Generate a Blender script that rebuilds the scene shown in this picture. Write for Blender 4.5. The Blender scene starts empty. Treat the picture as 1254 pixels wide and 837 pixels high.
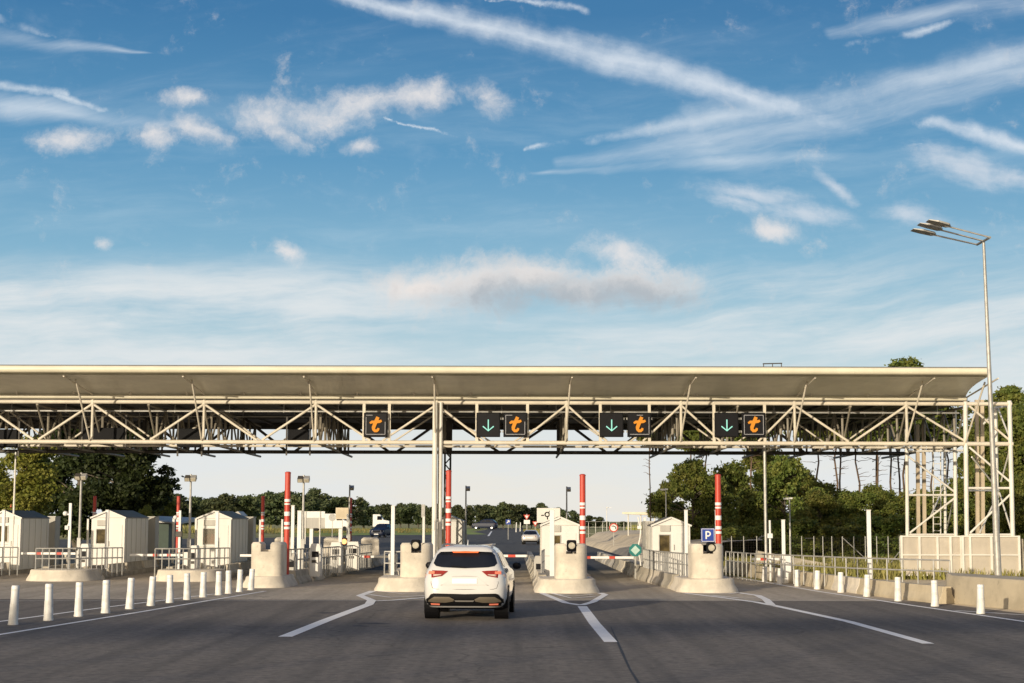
import bpy, math, random
import numpy as np
from mathutils import Vector, Matrix

S = bpy.context.scene
R = math.radians
rnd = random.Random(7)

# ------------------------------------------------------------------ camera
FPX, CX, CY, HOR, CAMZ = 2000.0, 627.0, 418.5, 638.0, 2.16
PITCH = math.atan((HOR - CY) / FPX)
ROLL = R(0.14)
cam = bpy.data.objects.new('camera', bpy.data.cameras.new('camera'))
S.collection.objects.link(cam)
cam.data.sensor_width = 36.0
cam.data.lens = FPX / 1254 * 36
cam.data.clip_start = 0.1
cam.data.clip_end = 6000
cam.location = (0, 0, CAMZ)
cam.rotation_euler = (Matrix.Rotation(math.pi / 2 + PITCH, 4, 'X') @ Matrix.Rotation(ROLL, 4, 'Z')).to_euler()
S.camera = cam

# ------------------------------------------------------------------ sky, sun, exposure
SUN_AZ, SUN_EL = R(30), R(9.8)          # sun low behind the viewer, to the left
S.view_settings.view_transform = 'Standard'
S.view_settings.look = 'None'
S.view_settings.gamma = 1
S.view_settings.exposure = 0.25
sun = bpy.data.objects.new('sun', bpy.data.lights.new('sun', 'SUN'))
S.collection.objects.link(sun)
sun.data.energy = 3.7
sun.data.angle = R(0.6)
sun.data.color = (1.0, 0.86, 0.66)
sd = Vector((math.sin(SUN_AZ) * math.cos(SUN_EL), math.cos(SUN_AZ) * math.cos(SUN_EL), -math.sin(SUN_EL)))
sun.rotation_euler = sd.to_track_quat('-Z', 'Y').to_euler()
sun.location = (-30, -30, 30)


def raydir(px, py):
    """direction of the photograph's pixel, used only to turn measurements into metres"""
    x, y = (px - CX) / FPX, -(py - CY) / FPX
    c, s = math.cos(ROLL), math.sin(ROLL)
    x, y = x * c - y * s, x * s + y * c
    return Vector((x, math.cos(PITCH) - y * math.sin(PITCH), math.sin(PITCH) + y * math.cos(PITCH)))


def P(px, py, Y):
    d = raydir(px, py)
    return Vector((d.x * Y / d.y, Y, CAMZ + d.z * Y / d.y))


def G(px, py, z=0.0):
    d = raydir(px, py)
    t = (z - CAMZ) / d.z
    return Vector((d.x * t, d.y * t, z))


W = bpy.data.worlds.new('World')
S.world = W
W.use_nodes = True


class NT:
    def __init__(s, tree):
        s.t = tree
        s.n = tree.nodes
        s.l = tree.links

    def new(s, typ, **kw):
        n = s.n.new(typ)
        for k, v in kw.items():
            setattr(n, k, v)
        return n

    def link(s, a, b):
        s.l.new(a, b)

    def put(s, inp, v):
        if isinstance(v, (int, float, tuple, list)):
            inp.default_value = v
        else:
            s.l.new(v, inp)

    def m(s, op, a, b=0.0, c=0.0, clamp=False):
        n = s.new('ShaderNodeMath', operation=op, use_clamp=clamp)
        s.put(n.inputs[0], a); s.put(n.inputs[1], b); s.put(n.inputs[2], c)
        return n.outputs[0]

    def v(s, op, a, b=(0, 0, 0)):
        n = s.new('ShaderNodeVectorMath', operation=op)
        s.put(n.inputs[0], a); s.put(n.inputs[1], b)
        return n.outputs['Value'] if op in ('DOT_PRODUCT', 'LENGTH', 'DISTANCE') else n.outputs[0]

    def scale(s, a, f):
        n = s.new('ShaderNodeVectorMath', operation='SCALE')
        s.put(n.inputs[0], a); s.put(n.inputs['Scale'], f)
        return n.outputs[0]

    def mix(s, f, a, b, mode='MIX'):
        n = s.new('ShaderNodeMix', data_type='RGBA', blend_type=mode)
        s.put(n.inputs['Factor'], f)
        s.put(n.inputs[6], a if not isinstance(a, tuple) else (*a, 1) if len(a) == 3 else a)
        s.put(n.inputs[7], b if not isinstance(b, tuple) else (*b, 1) if len(b) == 3 else b)
        return n.outputs[2]

    def noise(s, vec, scale, detail=4, rough=0.55, dist=0.0):
        n = s.new('ShaderNodeTexNoise')
        if vec is not None: s.link(vec, n.inputs['Vector'])
        n.inputs['Scale'].default_value = scale
        n.inputs['Detail'].default_value = detail
        n.inputs['Roughness'].default_value = rough
        n.inputs['Distortion'].default_value = dist
        return n

    def ss(s, x, lo, hi):
        n = s.new('ShaderNodeMapRange', interpolation_type='SMOOTHSTEP')
        s.put(n.inputs[0], x); s.put(n.inputs[1], lo); s.put(n.inputs[2], hi)
        return n.outputs[0]

    def ramp(s, x, stops):
        n = s.new('ShaderNodeValToRGB')
        s.put(n.inputs[0], x)
        e = n.color_ramp.elements
        while len(e) < len(stops): e.new(0.5)
        for i, (p, c) in enumerate(stops):
            e[i].position = p; e[i].color = (*c, 1)
        return n.outputs[0]


def build_sky():
    w = NT(W.node_tree)
    w.n.clear()
    out = w.new('ShaderNodeOutputWorld')
    bg = w.new('ShaderNodeBackground')
    w.link(bg.outputs[0], out.inputs[0])
    bg.inputs['Strength'].default_value = 0.1
    sky = w.new('ShaderNodeTexSky', sky_type='NISHITA')
    sky.sun_disc = False
    sky.sun_elevation = SUN_EL
    sky.sun_rotation = math.pi + SUN_AZ
    sky.air_density = 1.0; sky.dust_density = 1.0; sky.ozone_density = 1.5
    tc = w.new('ShaderNodeTexCoord').outputs['Generated']
    sep = w.new('ShaderNodeSeparateXYZ'); w.link(tc, sep.inputs[0])
    ay = w.m('MAXIMUM', w.m('ABSOLUTE', sep.outputs[1]), 0.08)
    u = w.m('DIVIDE', sep.outputs[0], ay)
    v = w.m('DIVIDE', sep.outputs[2], ay)
    comb = w.new('ShaderNodeCombineXYZ'); w.link(u, comb.inputs[0]); w.link(v, comb.inputs[1])
    q = comb.outputs[0]
    # clear-air colour by height above the horizon, laid over the physical sky
    grad = w.ramp(sep.outputs[2], [(0.0, (.86, .82, .75)), (0.035, (.80, .79, .75)), (0.075, (.60, .70, .74)),
                                   (0.115, (.36, .55, .66)), (0.16, (.21, .43, .60)), (0.22, (.095, .29, .50)),
                                   (0.30, (.038, .175, .375)), (0.6, (.02, .09, .26))])
    grad10 = w.scale(grad, 9.0)
    base = w.mix(0.12, grad10, sky.outputs[0])
    # cloud coordinates
    wn = w.noise(q, 9.0, 3, 0.5)
    warp = w.v('ADD', q, w.scale(w.v('SUBTRACT', wn.outputs['Color'], (0.5, 0.5, 0.5)), 0.022))
    wn2 = w.noise(q, 26.0, 7, 0.68)
    warp2 = w.v('ADD', warp, w.scale(w.v('SUBTRACT', wn2.outputs['Color'], (0.5, 0.5, 0.5)), 0.030))

    warp3 = w.v('ADD', warp, w.scale(w.v('SUBTRACT', wn2.outputs['Color'], (0.5, 0.5, 0.5)), 0.012))

    def qq(px, py):
        d = raydir(px, py)
        return (d.x / d.y, d.z / d.y, 0.0)
    pxu = 1 / FPX

    def seg(a, b, ha, hb, vec):
        """soft capsule between two sky points, half-widths in degrees-like units"""
        A = Vector(qq(*a)); B = Vector(qq(*b)); D = B - A; L2 = D.length_squared
        pa = w.v('SUBTRACT', vec, tuple(A))
        t = w.m('DIVIDE', w.v('DOT_PRODUCT', pa, tuple(D)), L2, clamp=True)
        cl = w.v('ADD', w.scale(w.v('SUBTRACT', tuple(B), tuple(A)), t), tuple(A))
        d = w.v('DISTANCE', vec, cl)
        h = w.m('MULTIPLY_ADD', t, (hb - ha) * pxu, ha * pxu)
        return w.m('SUBTRACT', 1.0, w.m('DIVIDE', d, h), clamp=True)

    def ell(c, rx, ry, ang, vec):
        C = qq(*c)
        p = w.v('SUBTRACT', vec, C)
        a = R(ang)
        ex = (math.cos(a) / (rx * pxu), math.sin(a) / (rx * pxu), 0)
        ey = (-math.sin(a) / (ry * pxu), math.cos(a) / (ry * pxu), 0)
        X = w.v('DOT_PRODUCT', p, ex); Y = w.v('DOT_PRODUCT', p, ey)
        r = w.m('SQRT', w.m('ADD', w.m('MULTIPLY', X, X), w.m('MULTIPLY', Y, Y)))
        return w.m('SUBTRACT', 1.0, r, clamp=True)

    def mx(lst):
        o = lst[0]
        for k in lst[1:]: o = w.m('MAXIMUM', o, k)
        return o

    def rotnoise(ang, sx, sy, scale, detail=6, rough=0.6, off=0.0):
        mp = w.new('ShaderNodeMapping')
        w.link(warp, mp.inputs[0])
        mp.vector_type = 'TEXTURE'
        mp.inputs['Rotation'].default_value = (0, 0, R(ang))
        mp.inputs['Scale'].default_value = (sx, sy, 1)
        mp.inputs['Location'].default_value = (off, off, 0)
        return w.noise(mp.outputs[0], scale, detail, rough).outputs[0]

    CIR = (.66, .73, .80)
    CUM = (.76, .735, .73)
    K = lambda x, g_, o_: w.m('MULTIPLY', w.m('SUBTRACT', x, o_), g_)
    # 1 long contrail falling to the right, frayed on its upper side
    trail = mx([seg((400, -14), (560, 22), 12, 26, warp3), seg((560, 24), (740, 66), 27, 34, warp3),
                seg((740, 66), (900, 108), 34, 26, warp3), seg((900, 108), (1075, 164), 25, 11, warp3),
                seg((1090, 140), (1180, 160), 4, 15, warp3), seg((1180, 160), (1262, 192), 16, 16, warp3),
                seg((590, -8), (720, 8), 3, 8, warp3)])
    n1 = rotnoise(-15, 6.0, 1, 60, 8, .66)
    n1b = w.noise(warp3, 60, 6, .6).outputs[0]
    a1 = w.m('MULTIPLY', w.ss(w.m('ADD', w.m('ADD', w.m('MULTIPLY', trail, 1.25), K(n1, 1.0, .50)), K(n1b, .8, .50)), 0.0, 1.5), 0.88)
    # 2 broad streaks rising to the right: a bright core inside a wide combed fan
    core = mx([seg((640, 184), (850, 148), 4, 22, warp3), seg((850, 148), (1060, 114), 30, 30, warp3),
               seg((1060, 114), (1270, 66), 32, 34, warp3), seg((940, 70), (1120, 42), 2, 10, warp3),
               seg((1120, 42), (1235, 10), 10, 3, warp3), seg((-8, 26), (110, 48), 12, 3, warp3),
               seg((-8, 100), (80, 110), 12, 8, warp3), seg((70, 112), (220, 160), 9, 2, warp3), seg((470, 148), (570, 180), 2, 4, warp3)])
    fan = mx([seg((680, 200), (900, 160), 14, 56, warp), seg((900, 160), (1270, 84), 60, 52, warp), seg((1020, 40), (1270, -6), 14, 34, warp),
              seg((640, 215), (900, 192), 4, 22, warp), seg((900, 192), (1130, 176), 22, 2, warp), seg((-20, 40), (190, 62), 24, 2, warp), seg((-20, 118), (300, 168), 34, 2, warp)])
    n2 = rotnoise(13, 10.0, 1, 58, 8, .66)
    n2c = rotnoise(10, 5.0, 1, 24, 7, .62, 2.0)
    a2 = w.m('MULTIPLY', w.ss(w.m('ADD', w.m('ADD', w.m('MULTIPLY', core, 1.3), K(n2, 1.1, .50)), K(n2c, .9, .50)), 0.0, 1.6), 0.82)
    a2b = w.m('MULTIPLY', w.ss(w.m('ADD', w.m('MULTIPLY', fan, .95), w.m('ADD', K(n2, 1.3, .52), K(n2c, 1.4, .52))), 0.05, 1.4), 0.72)
    a2 = w.m('MAXIMUM', a2, a2b)
    # 3 flat patches in the right half
    pat = mx([ell((915, 236), 120, 24, -8, warp3), ell((985, 258), 120, 26, -7, warp3), ell((900, 246), 80, 18, -10, warp3),
              ell((1175, 205), 110, 34, -16, warp3), ell((1030, 225), 60, 14, -36, warp3),
              ell((1115, 262), 80, 28, -14, warp3), ell((1240, 222), 60, 24, -10, warp3)])
    n3 = rotnoise(-9, 3.6, 1, 62, 8, .66)
    n3b = w.noise(warp3, 44, 7, .64).outputs[0]
    a3 = w.m('MULTIPLY', w.ss(w.m('ADD', w.m('MULTIPLY', pat, 1.25), w.m('ADD', K(n3, 1.5, .54), K(n3b, 1.2, .54))), 0.10, 1.25), 0.72)
    # 4 small ragged cumulus
    cum = mx([ell((330, 142), 84, 40, 4, warp3), ell((385, 140), 110, 42, 6, warp3), ell((440, 126), 90, 40, 6, warp3), ell((510, 122), 84, 34, 0, warp3), ell((345, 160), 60, 26, -20, warp3),
              ell((95, 165), 84, 26, 5, warp3), ell((180, 165), 50, 24, 0, warp3), ell((228, 122), 56, 18, 4, warp3),
              ell((244, 160), 70, 26, -14, warp3), ell((440, 182), 34, 16, 0, warp3), ell((598, 124), 44, 30, -30, warp3),
              ell((132, 304), 20, 14, 0, warp3), ell((346, 314), 34, 18, -24, warp3), ell((945, 280), 56, 22, 0, warp3),
              ell((762, 310), 76, 34, -16, warp3)])
    n4 = w.noise(warp2, 30, 10, .70).outputs[0]
    n4b = w.noise(warp3, 74, 8, .66).outputs[0]
    rag = w.m('ADD', K(n4, 2.6, .55), K(n4b, 1.5, .52))
    a4 = w.m('MULTIPLY', w.ss(w.m('ADD', w.m('MULTIPLY', cum, 1.6), rag), 0.02, 1.8), 0.92)
    big = mx([ell((590, 350), 190, 56, 2, warp3), ell((650, 342), 120, 48, 0, warp3), ell((775, 352), 120, 44, -4, warp3), ell((520, 352), 110, 34, 0, warp3), ell((700, 356), 130, 36, 0, warp3)])
    a5 = w.m('MULTIPLY', w.ss(w.m('ADD', w.m('MULTIPLY', big, 2.1), rag), 0.0, 1.75), 0.95)
    shade = mx([ell((650, 368), 150, 40, 0, warp3), ell((775, 366), 110, 36, 0, warp3)])
    bigc = w.mix(w.ss(w.m('ADD', shade, w.m('ADD', K(n4, 1.0, .5), K(n4b, .8, .5))), -0.15, .8), (.80, .745, .71), (.42, .46, .50))
    # 5 veil low in the sky, streaked
    nv = rotnoise(2, 8.0, 1, 26, 8, .64)
    nv2 = rotnoise(9, 9.0, 1, 26, 8, .64, 3.1)
    vL = w.m('MULTIPLY', w.m('MULTIPLY', w.ss(v, 0.172, 0.140), w.ss(u, 0.06, -0.14)), w.ss(nv, 0.30, 0.62))
    vR = w.m('MULTIPLY', w.m('MULTIPLY', w.ss(v, 0.19, 0.12), w.ss(u, -0.02, 0.12)), w.ss(nv2, 0.36, 0.68))
    vM = w.m('MULTIPLY', w.ss(v, 0.140, 0.105), w.ss(nv, 0.35, 0.7))
    veil = w.m('MULTIPLY', mx([vL, vR, vM]), 0.92)
    hi = w.m('MULTIPLY', w.m('MULTIPLY', w.ss(nv, 0.45, 0.75), w.ss(v, 0.34, 0.2)), 0.32)
    c = w.mix(hi, base, w.scale((.48, .62, .72), 9.0))
    c = w.mix(veil, c, w.scale((.72, .75, .76), 9.0))
    c = w.mix(a2, c, w.scale(CIR, 9.0))
    c = w.mix(a3, c, w.scale((.66, .70, .76), 9.0))
    c = w.mix(a1, c, w.scale((.68, .74, .81), 9.0))
    c = w.mix(a4, c, w.scale(CUM, 9.0))
    c = w.mix(a5, c, w.scale(bigc, 9.0))
    # bright warm sky round the low sun
    sdv = (-sd.x, -sd.y, -sd.z)
    nd = w.v('NORMALIZE', tc)
    gl_ = w.m('POWER', w.ss(w.v('DOT_PRODUCT', nd, sdv), 0.1, 1.0), 1.3)
    c = w.mix(gl_, c, (10.5, 8.6, 6.2))
    low = w.ss(sep.outputs[2], -0.02, 0.0)
    c = w.mix(low, (2.2, 2.0, 1.7), c)
    w.link(c, bg.inputs[0])


build_sky()

# ------------------------------------------------------------------ helpers: meshes
COL = S.collection


class MB:
    def __init__(s):
        s.v = []; s.f = []; s.mi = []

    def add(s, vs, fs, mi=0):
        b = len(s.v)
        s.v += [tuple(p) for p in vs]
        s.f += [tuple(b + i for i in f) for f in fs]
        s.mi += [mi] * len(fs)
        return s

    def box(s, x0, y0, z0, x1, y1, z1, mi=0):
        vs = [(x0, y0, z0), (x1, y0, z0), (x1, y1, z0), (x0, y1, z0), (x0, y0, z1), (x1, y0, z1), (x1, y1, z1), (x0, y1, z1)]
        return s.add(vs, [(0, 3, 2, 1), (4, 5, 6, 7), (0, 1, 5, 4), (1, 2, 6, 5), (2, 3, 7, 6), (3, 0, 4, 7)], mi)

    def tube(s, a, b, r0, r1=None, n=8, caps=True, mi=0):
        a, b = Vector(a), Vector(b)
        r1 = r0 if r1 is None else r1
        d = (b - a)
        if d.length < 1e-6: return s
        q = d.to_track_quat('Z', 'Y')
        vs = []
        for p, r in ((a, r0), (b, r1)):
            for k in range(n):
                t = 2 * math.pi * (k + .5) / n
                vs.append(p + q @ Vector((r * math.cos(t), r * math.sin(t), 0)))
        fs = [(k, (k + 1) % n, n + (k + 1) % n, n + k) for k in range(n)]
        if caps:
            fs += [tuple(range(n))[::-1], tuple(range(n, 2 * n))]
        return s.add(vs, fs, mi)

    def bar(s, a, b, w, h, mi=0):
        a, b = Vector(a), Vector(b)
        q = (b - a).to_track_quat('Y', 'Z')
        vs = []
        for p in (a, b):
            for dx, dz in ((-1, -1), (1, -1), (1, 1), (-1, 1)):
                vs.append(p + q @ Vector((dx * w / 2, 0, dz * h / 2)))
        return s.add(vs, [(0, 1, 2, 3), (7, 6, 5, 4), (0, 4, 5, 1), (1, 5, 6, 2), (2, 6, 7, 3), (3, 7, 4, 0)], mi)

    def lathe(s, prof, n=16, c=(0, 0, 0), mi=0):
        vs = []
        for r, z in prof:
            for k in range(n):
                t = 2 * math.pi * k / n
                vs.append((c[0] + r * math.cos(t), c[1] + r * math.sin(t), c[2] + z))
        fs = []
        for j in range(len(prof) - 1):
            for k in range(n):
                fs.append((j * n + k, j * n + (k + 1) % n, (j + 1) * n + (k + 1) % n, (j + 1) * n + k))
        fs.append(tuple(range(n))[::-1])
        fs.append(tuple((len(prof) - 1) * n + k for k in range(n)))
        return s.add(vs, fs, mi)

    def prism(s, pts, z0, z1, mi=0, inset=0.0, lay=None):
        """vertical prism; lay = list of (outward offset, z) rings"""
        n = len(pts)
        lay = lay or [(0, z0), (-inset, z1)]
        nor = []
        area = sum(pts[i][0] * pts[(i + 1) % n][1] - pts[(i + 1) % n][0] * pts[i][1] for i in range(n))
        sg = 1 if area > 0 else -1
        for i in range(n):
            a = Vector(pts[i - 1][:2]); b = Vector(pts[i][:2]); c = Vector(pts[(i + 1) % n][:2])
            e1 = (b - a).normalized(); e2 = (c - b).normalized()
            n1 = Vector((e1.y, -e1.x)) * sg; n2 = Vector((e2.y, -e2.x)) * sg
            m = (n1 + n2)
            m = m.normalized() / max(0.5, m.normalized().dot(n1)) if m.length > 1e-6 else n1
            nor.append(m)
        vs = []
        for o, z in lay:
            for i in range(n):
                vs.append((pts[i][0] + nor[i].x * o, pts[i][1] + nor[i].y * o, z))
        fs = []
        for j in range(len(lay) - 1):
            for i in range(n):
                k = (i + 1) % n
                fs.append((j * n + i, j * n + k, (j + 1) * n + k, (j + 1) * n + i))
        fs.append(tuple(range(n))[::-1]); fs.append(tuple((len(lay) - 1) * n + i for i in range(n)))
        return s.add(vs, fs, mi)

    def ribbon(s, pts, w, z=None, mi=0):
        """flat strip along a ground polyline; w single or per point"""
        pts = [Vector(p) for p in pts]
        n = len(pts)
        ws = w if isinstance(w, (list, tuple)) else [w] * n
        vs = []
        for i, p in enumerate(pts):
            d = Vector((0, 0, 0))
            if i: d += (p - pts[i - 1]).normalized()
            if i < n - 1: d += (pts[i + 1] - p).normalized()
            d.normalize()
            k = Vector((-d.y, d.x, 0)) * ws[i] / 2
            zz = p.z if z is None else z
            vs += [(p.x + k.x, p.y + k.y, zz), (p.x - k.x, p.y - k.y, zz)]
        return s.add(vs, [(2 * i, 2 * i + 1, 2 * i + 3, 2 * i + 2) for i in range(n - 1)], mi)

    def stroke(s, pts, w, y, th, mi=0):
        """flat letter stroke in the XZ plane facing -Y, extruded by th"""
        pts = [Vector((p[0], 0, p[1])) for p in pts]
        n = len(pts)
        fr = []
        ws = w if isinstance(w, (list, tuple)) else [w] * n
        for i, p in enumerate(pts):
            d = Vector((0, 0, 0))
            if i: d += (p - pts[i - 1]).normalized()
            if i < n - 1: d += (pts[i + 1] - p).normalized()
            d.normalize()
            k = Vector((-d.z, 0, d.x)) * ws[i] / 2
            fr += [p + k, p - k]
        vs = [(q.x, y, q.z) for q in fr] + [(q.x, y + th, q.z) for q in fr]
        m = 2 * n
        fs = []
        for i in range(n - 1):
            a, b, c, d = 2 * i, 2 * i + 1, 2 * i + 3, 2 * i + 2
            fs += [(a, b, c, d), (b, b + m, c + m, c), (a, d, d + m, a + m)]
        fs += [(0, m, m + 1, 1), (m - 2, m - 1, 2 * m - 1, 2 * m - 2)]
        return s.add(vs, fs, mi)

    def build(s, name, mat, parent=None, smooth=False, bevel=0.0, loc=None, ang=35):
        me = bpy.data.meshes.new(name)
        me.from_pydata(s.v, [], s.f)
        mats = mat if isinstance(mat, (list, tuple)) else [mat]
        for m in mats: me.materials.append(m)
        if len(mats) > 1: me.polygons.foreach_set('material_index', s.mi)
        if smooth:
            me.shade_smooth()
            try:
                me.set_sharp_from_angle(angle=R(ang))
            except Exception:
                pass
        me.update()
        o = bpy.data.objects.new(name, me)
        COL.objects.link(o)
        if parent: o.parent = parent
        if loc: o.location = loc
        if bevel:
            b = o.modifiers.new('bevel', 'BEVEL'); b.width = bevel; b.segments = 2; b.limit_method = 'ANGLE'; b.angle_limit = R(40)
        return o


def tag(o, label=None, cat=None, group=None, kind=None):
    if label: o['label'] = label
    if cat: o['category'] = cat
    if group: o['group'] = group
    if kind: o['kind'] = kind
    return o


def thing(name, label, cat, loc=(0, 0, 0), rz=0, group=None):
    o = bpy.data.objects.new(name, None)
    COL.objects.link(o)
    o.empty_display_size = .2
    o.location = loc; o.rotation_euler = (0, 0, rz)
    return tag(o, label, cat, group)


def copy_tree(o, parent=None):
    c = o.copy(); COL.objects.link(c)
    if parent: c.parent = parent
    for ch in [x for x in bpy.data.objects if x.parent == o]: copy_tree(ch, c)
    return c


def struct(o):
    o['kind'] = 'structure'
    return o


# ------------------------------------------------------------------ materials
def mat(name, col, rough=.6, metal=0.0, var=.12, scale=3.0, bump=0.0, bscale=40.0, col2=None, spots=0.0, emit=None, es=0.0,
        streak=False, spec=.5, alpha=None, coat=0.0):
    m = bpy.data.materials.new(name); m.use_nodes = True
    t = NT(m.node_tree); p = m.node_tree.nodes['Principled BSDF']
    tc = t.new('ShaderNodeTexCoord').outputs['Object']
    if streak:
        mp = t.new('ShaderNodeMapping'); t.link(tc, mp.inputs[0]); mp.inputs['Scale'].default_value = (1, 1, .12); vec = mp.outputs[0]
    else:
        vec = tc
    n = t.noise(vec, scale, 6, .62)
    c2 = col2 or tuple(c * (1 - var) for c in col)
    c1 = tuple(min(1, c * (1 + var * .5)) for c in col)
    f = t.ss(n.outputs[0], .35, .65)
    c = t.mix(f, c2, c1)
    if spots:
        n2 = t.noise(tc, scale * 7, 5, .7)
        c = t.mix(t.m('MULTIPLY', t.ss(n2.outputs[0], .58, .72), spots), c, tuple(k * .45 for k in col))
    t.link(c, p.inputs['Base Color'])
    p.inputs['Roughness'].default_value = rough
    p.inputs['Metallic'].default_value = metal
    p.inputs['Specular IOR Level'].default_value = spec
    if coat: p.inputs['Coat Weight'].default_value = coat; p.inputs['Coat Roughness'].default_value = .04
    if bump:
        nb = t.noise(tc, bscale, 5, .6)
        b = t.new('ShaderNodeBump'); b.inputs['Strength'].default_value = bump; b.inputs['Distance'].default_value = .01
        t.link(nb.outputs[0], b.inputs['Height']); t.link(b.outputs[0], p.inputs['Normal'])
    if emit:
        p.inputs['Emission Color'].default_value = (*emit, 1); p.inputs['Emission Strength'].default_value = es
    if alpha is not None:
        p.inputs['Alpha'].default_value = alpha
    return m


M = {}
M['steel_cream'] = mat('cream_painted_steel', (.66, .60, .49), .45, 0, .10, 1.2, spots=.25)
M['steel_shaded'] = mat('shade_toned_cream_steel', (.27, .24, .185), .55, 0, .2, 1.2, spots=.4)  # cream steel darkened: shade under the roof put into the cross trusses' colour
M['steel_white'] = mat('white_painted_steel', (.70, .67, .60), .45, 0, .10, 1.5, spots=.15)
M['galv'] = mat('galvanised_steel', (.40, .39, .36), .5, .35, .18, 5)
M['dark_steel'] = mat('dark_and_shade_toned_steel', (.065, .058, .048), .6, .1, .25, 2)  # dark fittings; on rear truss and purlins the roof's shade painted in
M['fascia'] = mat('cream_fascia_sheet', (.70, .65, .50), .4, 0, .08, .8, spots=.12)
M['roof'] = mat('grey_roof_deck', (.10, .095, .085), .7, 0, .2, 1)  # grey lowered to paint deeper shade under the canopy
M['concrete'] = mat('cream_painted_concrete', (.62, .56, .46), .8, 0, .20, 1.3, bump=.5, bscale=22, spots=.5)
M['concrete_grey'] = mat('weathered_concrete', (.40, .36, .29), .88, 0, .28, 1.4, bump=.5, bscale=30, spots=.5)
M['concrete_tan'] = mat('sandy_concrete', (.48, .41, .29), .88, 0, .2, .9, bump=.5, bscale=25, spots=.4)
M['booth'] = mat('white_booth_panel', (.70, .68, .63), .45, 0, .06, 1.5, spots=.08, streak=True)
M['booth_grey'] = mat('grey_booth_panel', (.45, .43, .38), .5, 0, .12, 1.5, streak=True)
M['booth_roof'] = mat('dark_grey_roof_sheet', (.16, .15, .14), .5, .2, .15, 2)
M['glass_dark'] = mat('dark_window_glass', (.012, .014, .02), .07, 0, .3, .8, spec=.35)
M['glass_amber'] = mat('amber_tinted_glass', (.10, .075, .03), .12, 0, .6, 2.5, spec=.7)
M['tar'] = mat('road_tar', (.035, .032, .03), .7, 0, .4, 6)
M['black'] = mat('black_plastic', (.007, .007, .008), .6, 0, .2, 4, spec=.12)
M['black_gloss'] = mat('black_gloss_plastic', (.006, .006, .008), .5, 0, .2, 4, spec=.2)
M['red'] = mat('red_paint', (.50, .055, .03), .45, 0, .15, 3, spots=.1)
M['white'] = mat('white_plastic', (.76, .75, .71), .45, 0, .05, 3, spots=.08)
M['white_dirty'] = mat('scuffed_white_plastic', (.74, .72, .67), .5, 0, .2, 4, spots=.7)
M['paint_line'] = mat('worn_road_paint', (.92, .90, .86), .65, 0, .06, 2.5, spots=.4)
M['blue'] = mat('blue_sign_face', (.015, .05, .30), .4, 0, .1, 3)
M['pale_teal'] = mat('pale_teal_face', (.40, .55, .50), .5)
M['dark_green'] = mat('dark_green_wall', (.035, .06, .04), .6)
M['teal'] = mat('teal_sign_face', (.01, .16, .15), .4, 0, .1, 3)
M['led_orange'] = mat('amber_led', (.10, .03, .0), .6, emit=(1.0, .36, .04), es=.72, var=.1, spec=.1)
M['led_green'] = mat('green_led', (.03, .08, .06), .6, emit=(.45, .95, .74), es=.85, var=.1, spec=.1)
M['sign_edge'] = mat('pale_grey_edge', (.42, .42, .44), .6, spec=.2)
M['lamp_lit'] = mat('lit_amber_lamp', (.5, .2, .05), .5, emit=(1, .42, .16), es=1.6, var=.05)
M['lamp_glass'] = mat('lamp_glass', (.50, .46, .36), .25, .2, .2, 9)
M['car_white'] = mat('pearl_white_car_paint', (.62, .61, .59), .25, 0, .03, 1, coat=.8)
M['car_silver'] = mat('silver_car_paint', (.55, .53, .50), .3, .3, .04, 1, coat=.6)
M['car_dark'] = mat('dark_blue_car_paint', (.012, .018, .04), .45, 0, .1, 1, spec=.25)
M['tyre'] = mat('tyre_rubber', (.016, .016, .016), .85, 0, .2, 8)
M['rim'] = mat('alloy_rim', (.45, .45, .45), .3, .9, .1, 6)
M['tail_red'] = mat('tail_lamp_red', (.22, .012, .01), .15, 0, .2, 10, emit=(1, .08, .04), es=.06)
M['tail_hot'] = mat('tail_bulb_and_reflector_glow', (.7, .2, .12), .3, emit=(1, .22, .12), es=.22, var=.1)
M['tail_clear'] = mat('tail_lamp_clear', (.55, .42, .36), .15, 0, .1, 10)
M['brake_top'] = mat('high_brake_lamp', (.7, .12, .03), .3, emit=(1, .20, .05), es=.45, var=.1)
M['plate'] = mat('white_number_plate', (.88, .88, .86), .3, 0, .03, 5)
M['trim_grey'] = mat('bronze_grey_trim', (.17, .14, .10), .4, .3, .08, 5)
M['trim_silver'] = mat('silver_trim', (.45, .42, .38), .35, .6, .08, 5)
M['mesh_panel'] = mat('beige_perforated_sheet', (.56, .50, .41), .6, 0, .10, 1.2, spots=.15, alpha=.80)
M['trunk'] = mat('pine_bark', (.13, .085, .055), .9, 0, .3, 3, bump=.6, bscale=14)
M['trunk_grey'] = mat('grey_bark', (.12, .10, .075), .9, 0, .3, 3)
M['brown_post'] = mat('tan_steel_column', (.50, .41, .29), .6, 0, .1, 2)
M['skin'] = mat('skin', (.45, .25, .16), .6)
M['shirt'] = mat('rust_orange_shirt', (.45, .10, .04), .8)


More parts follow.
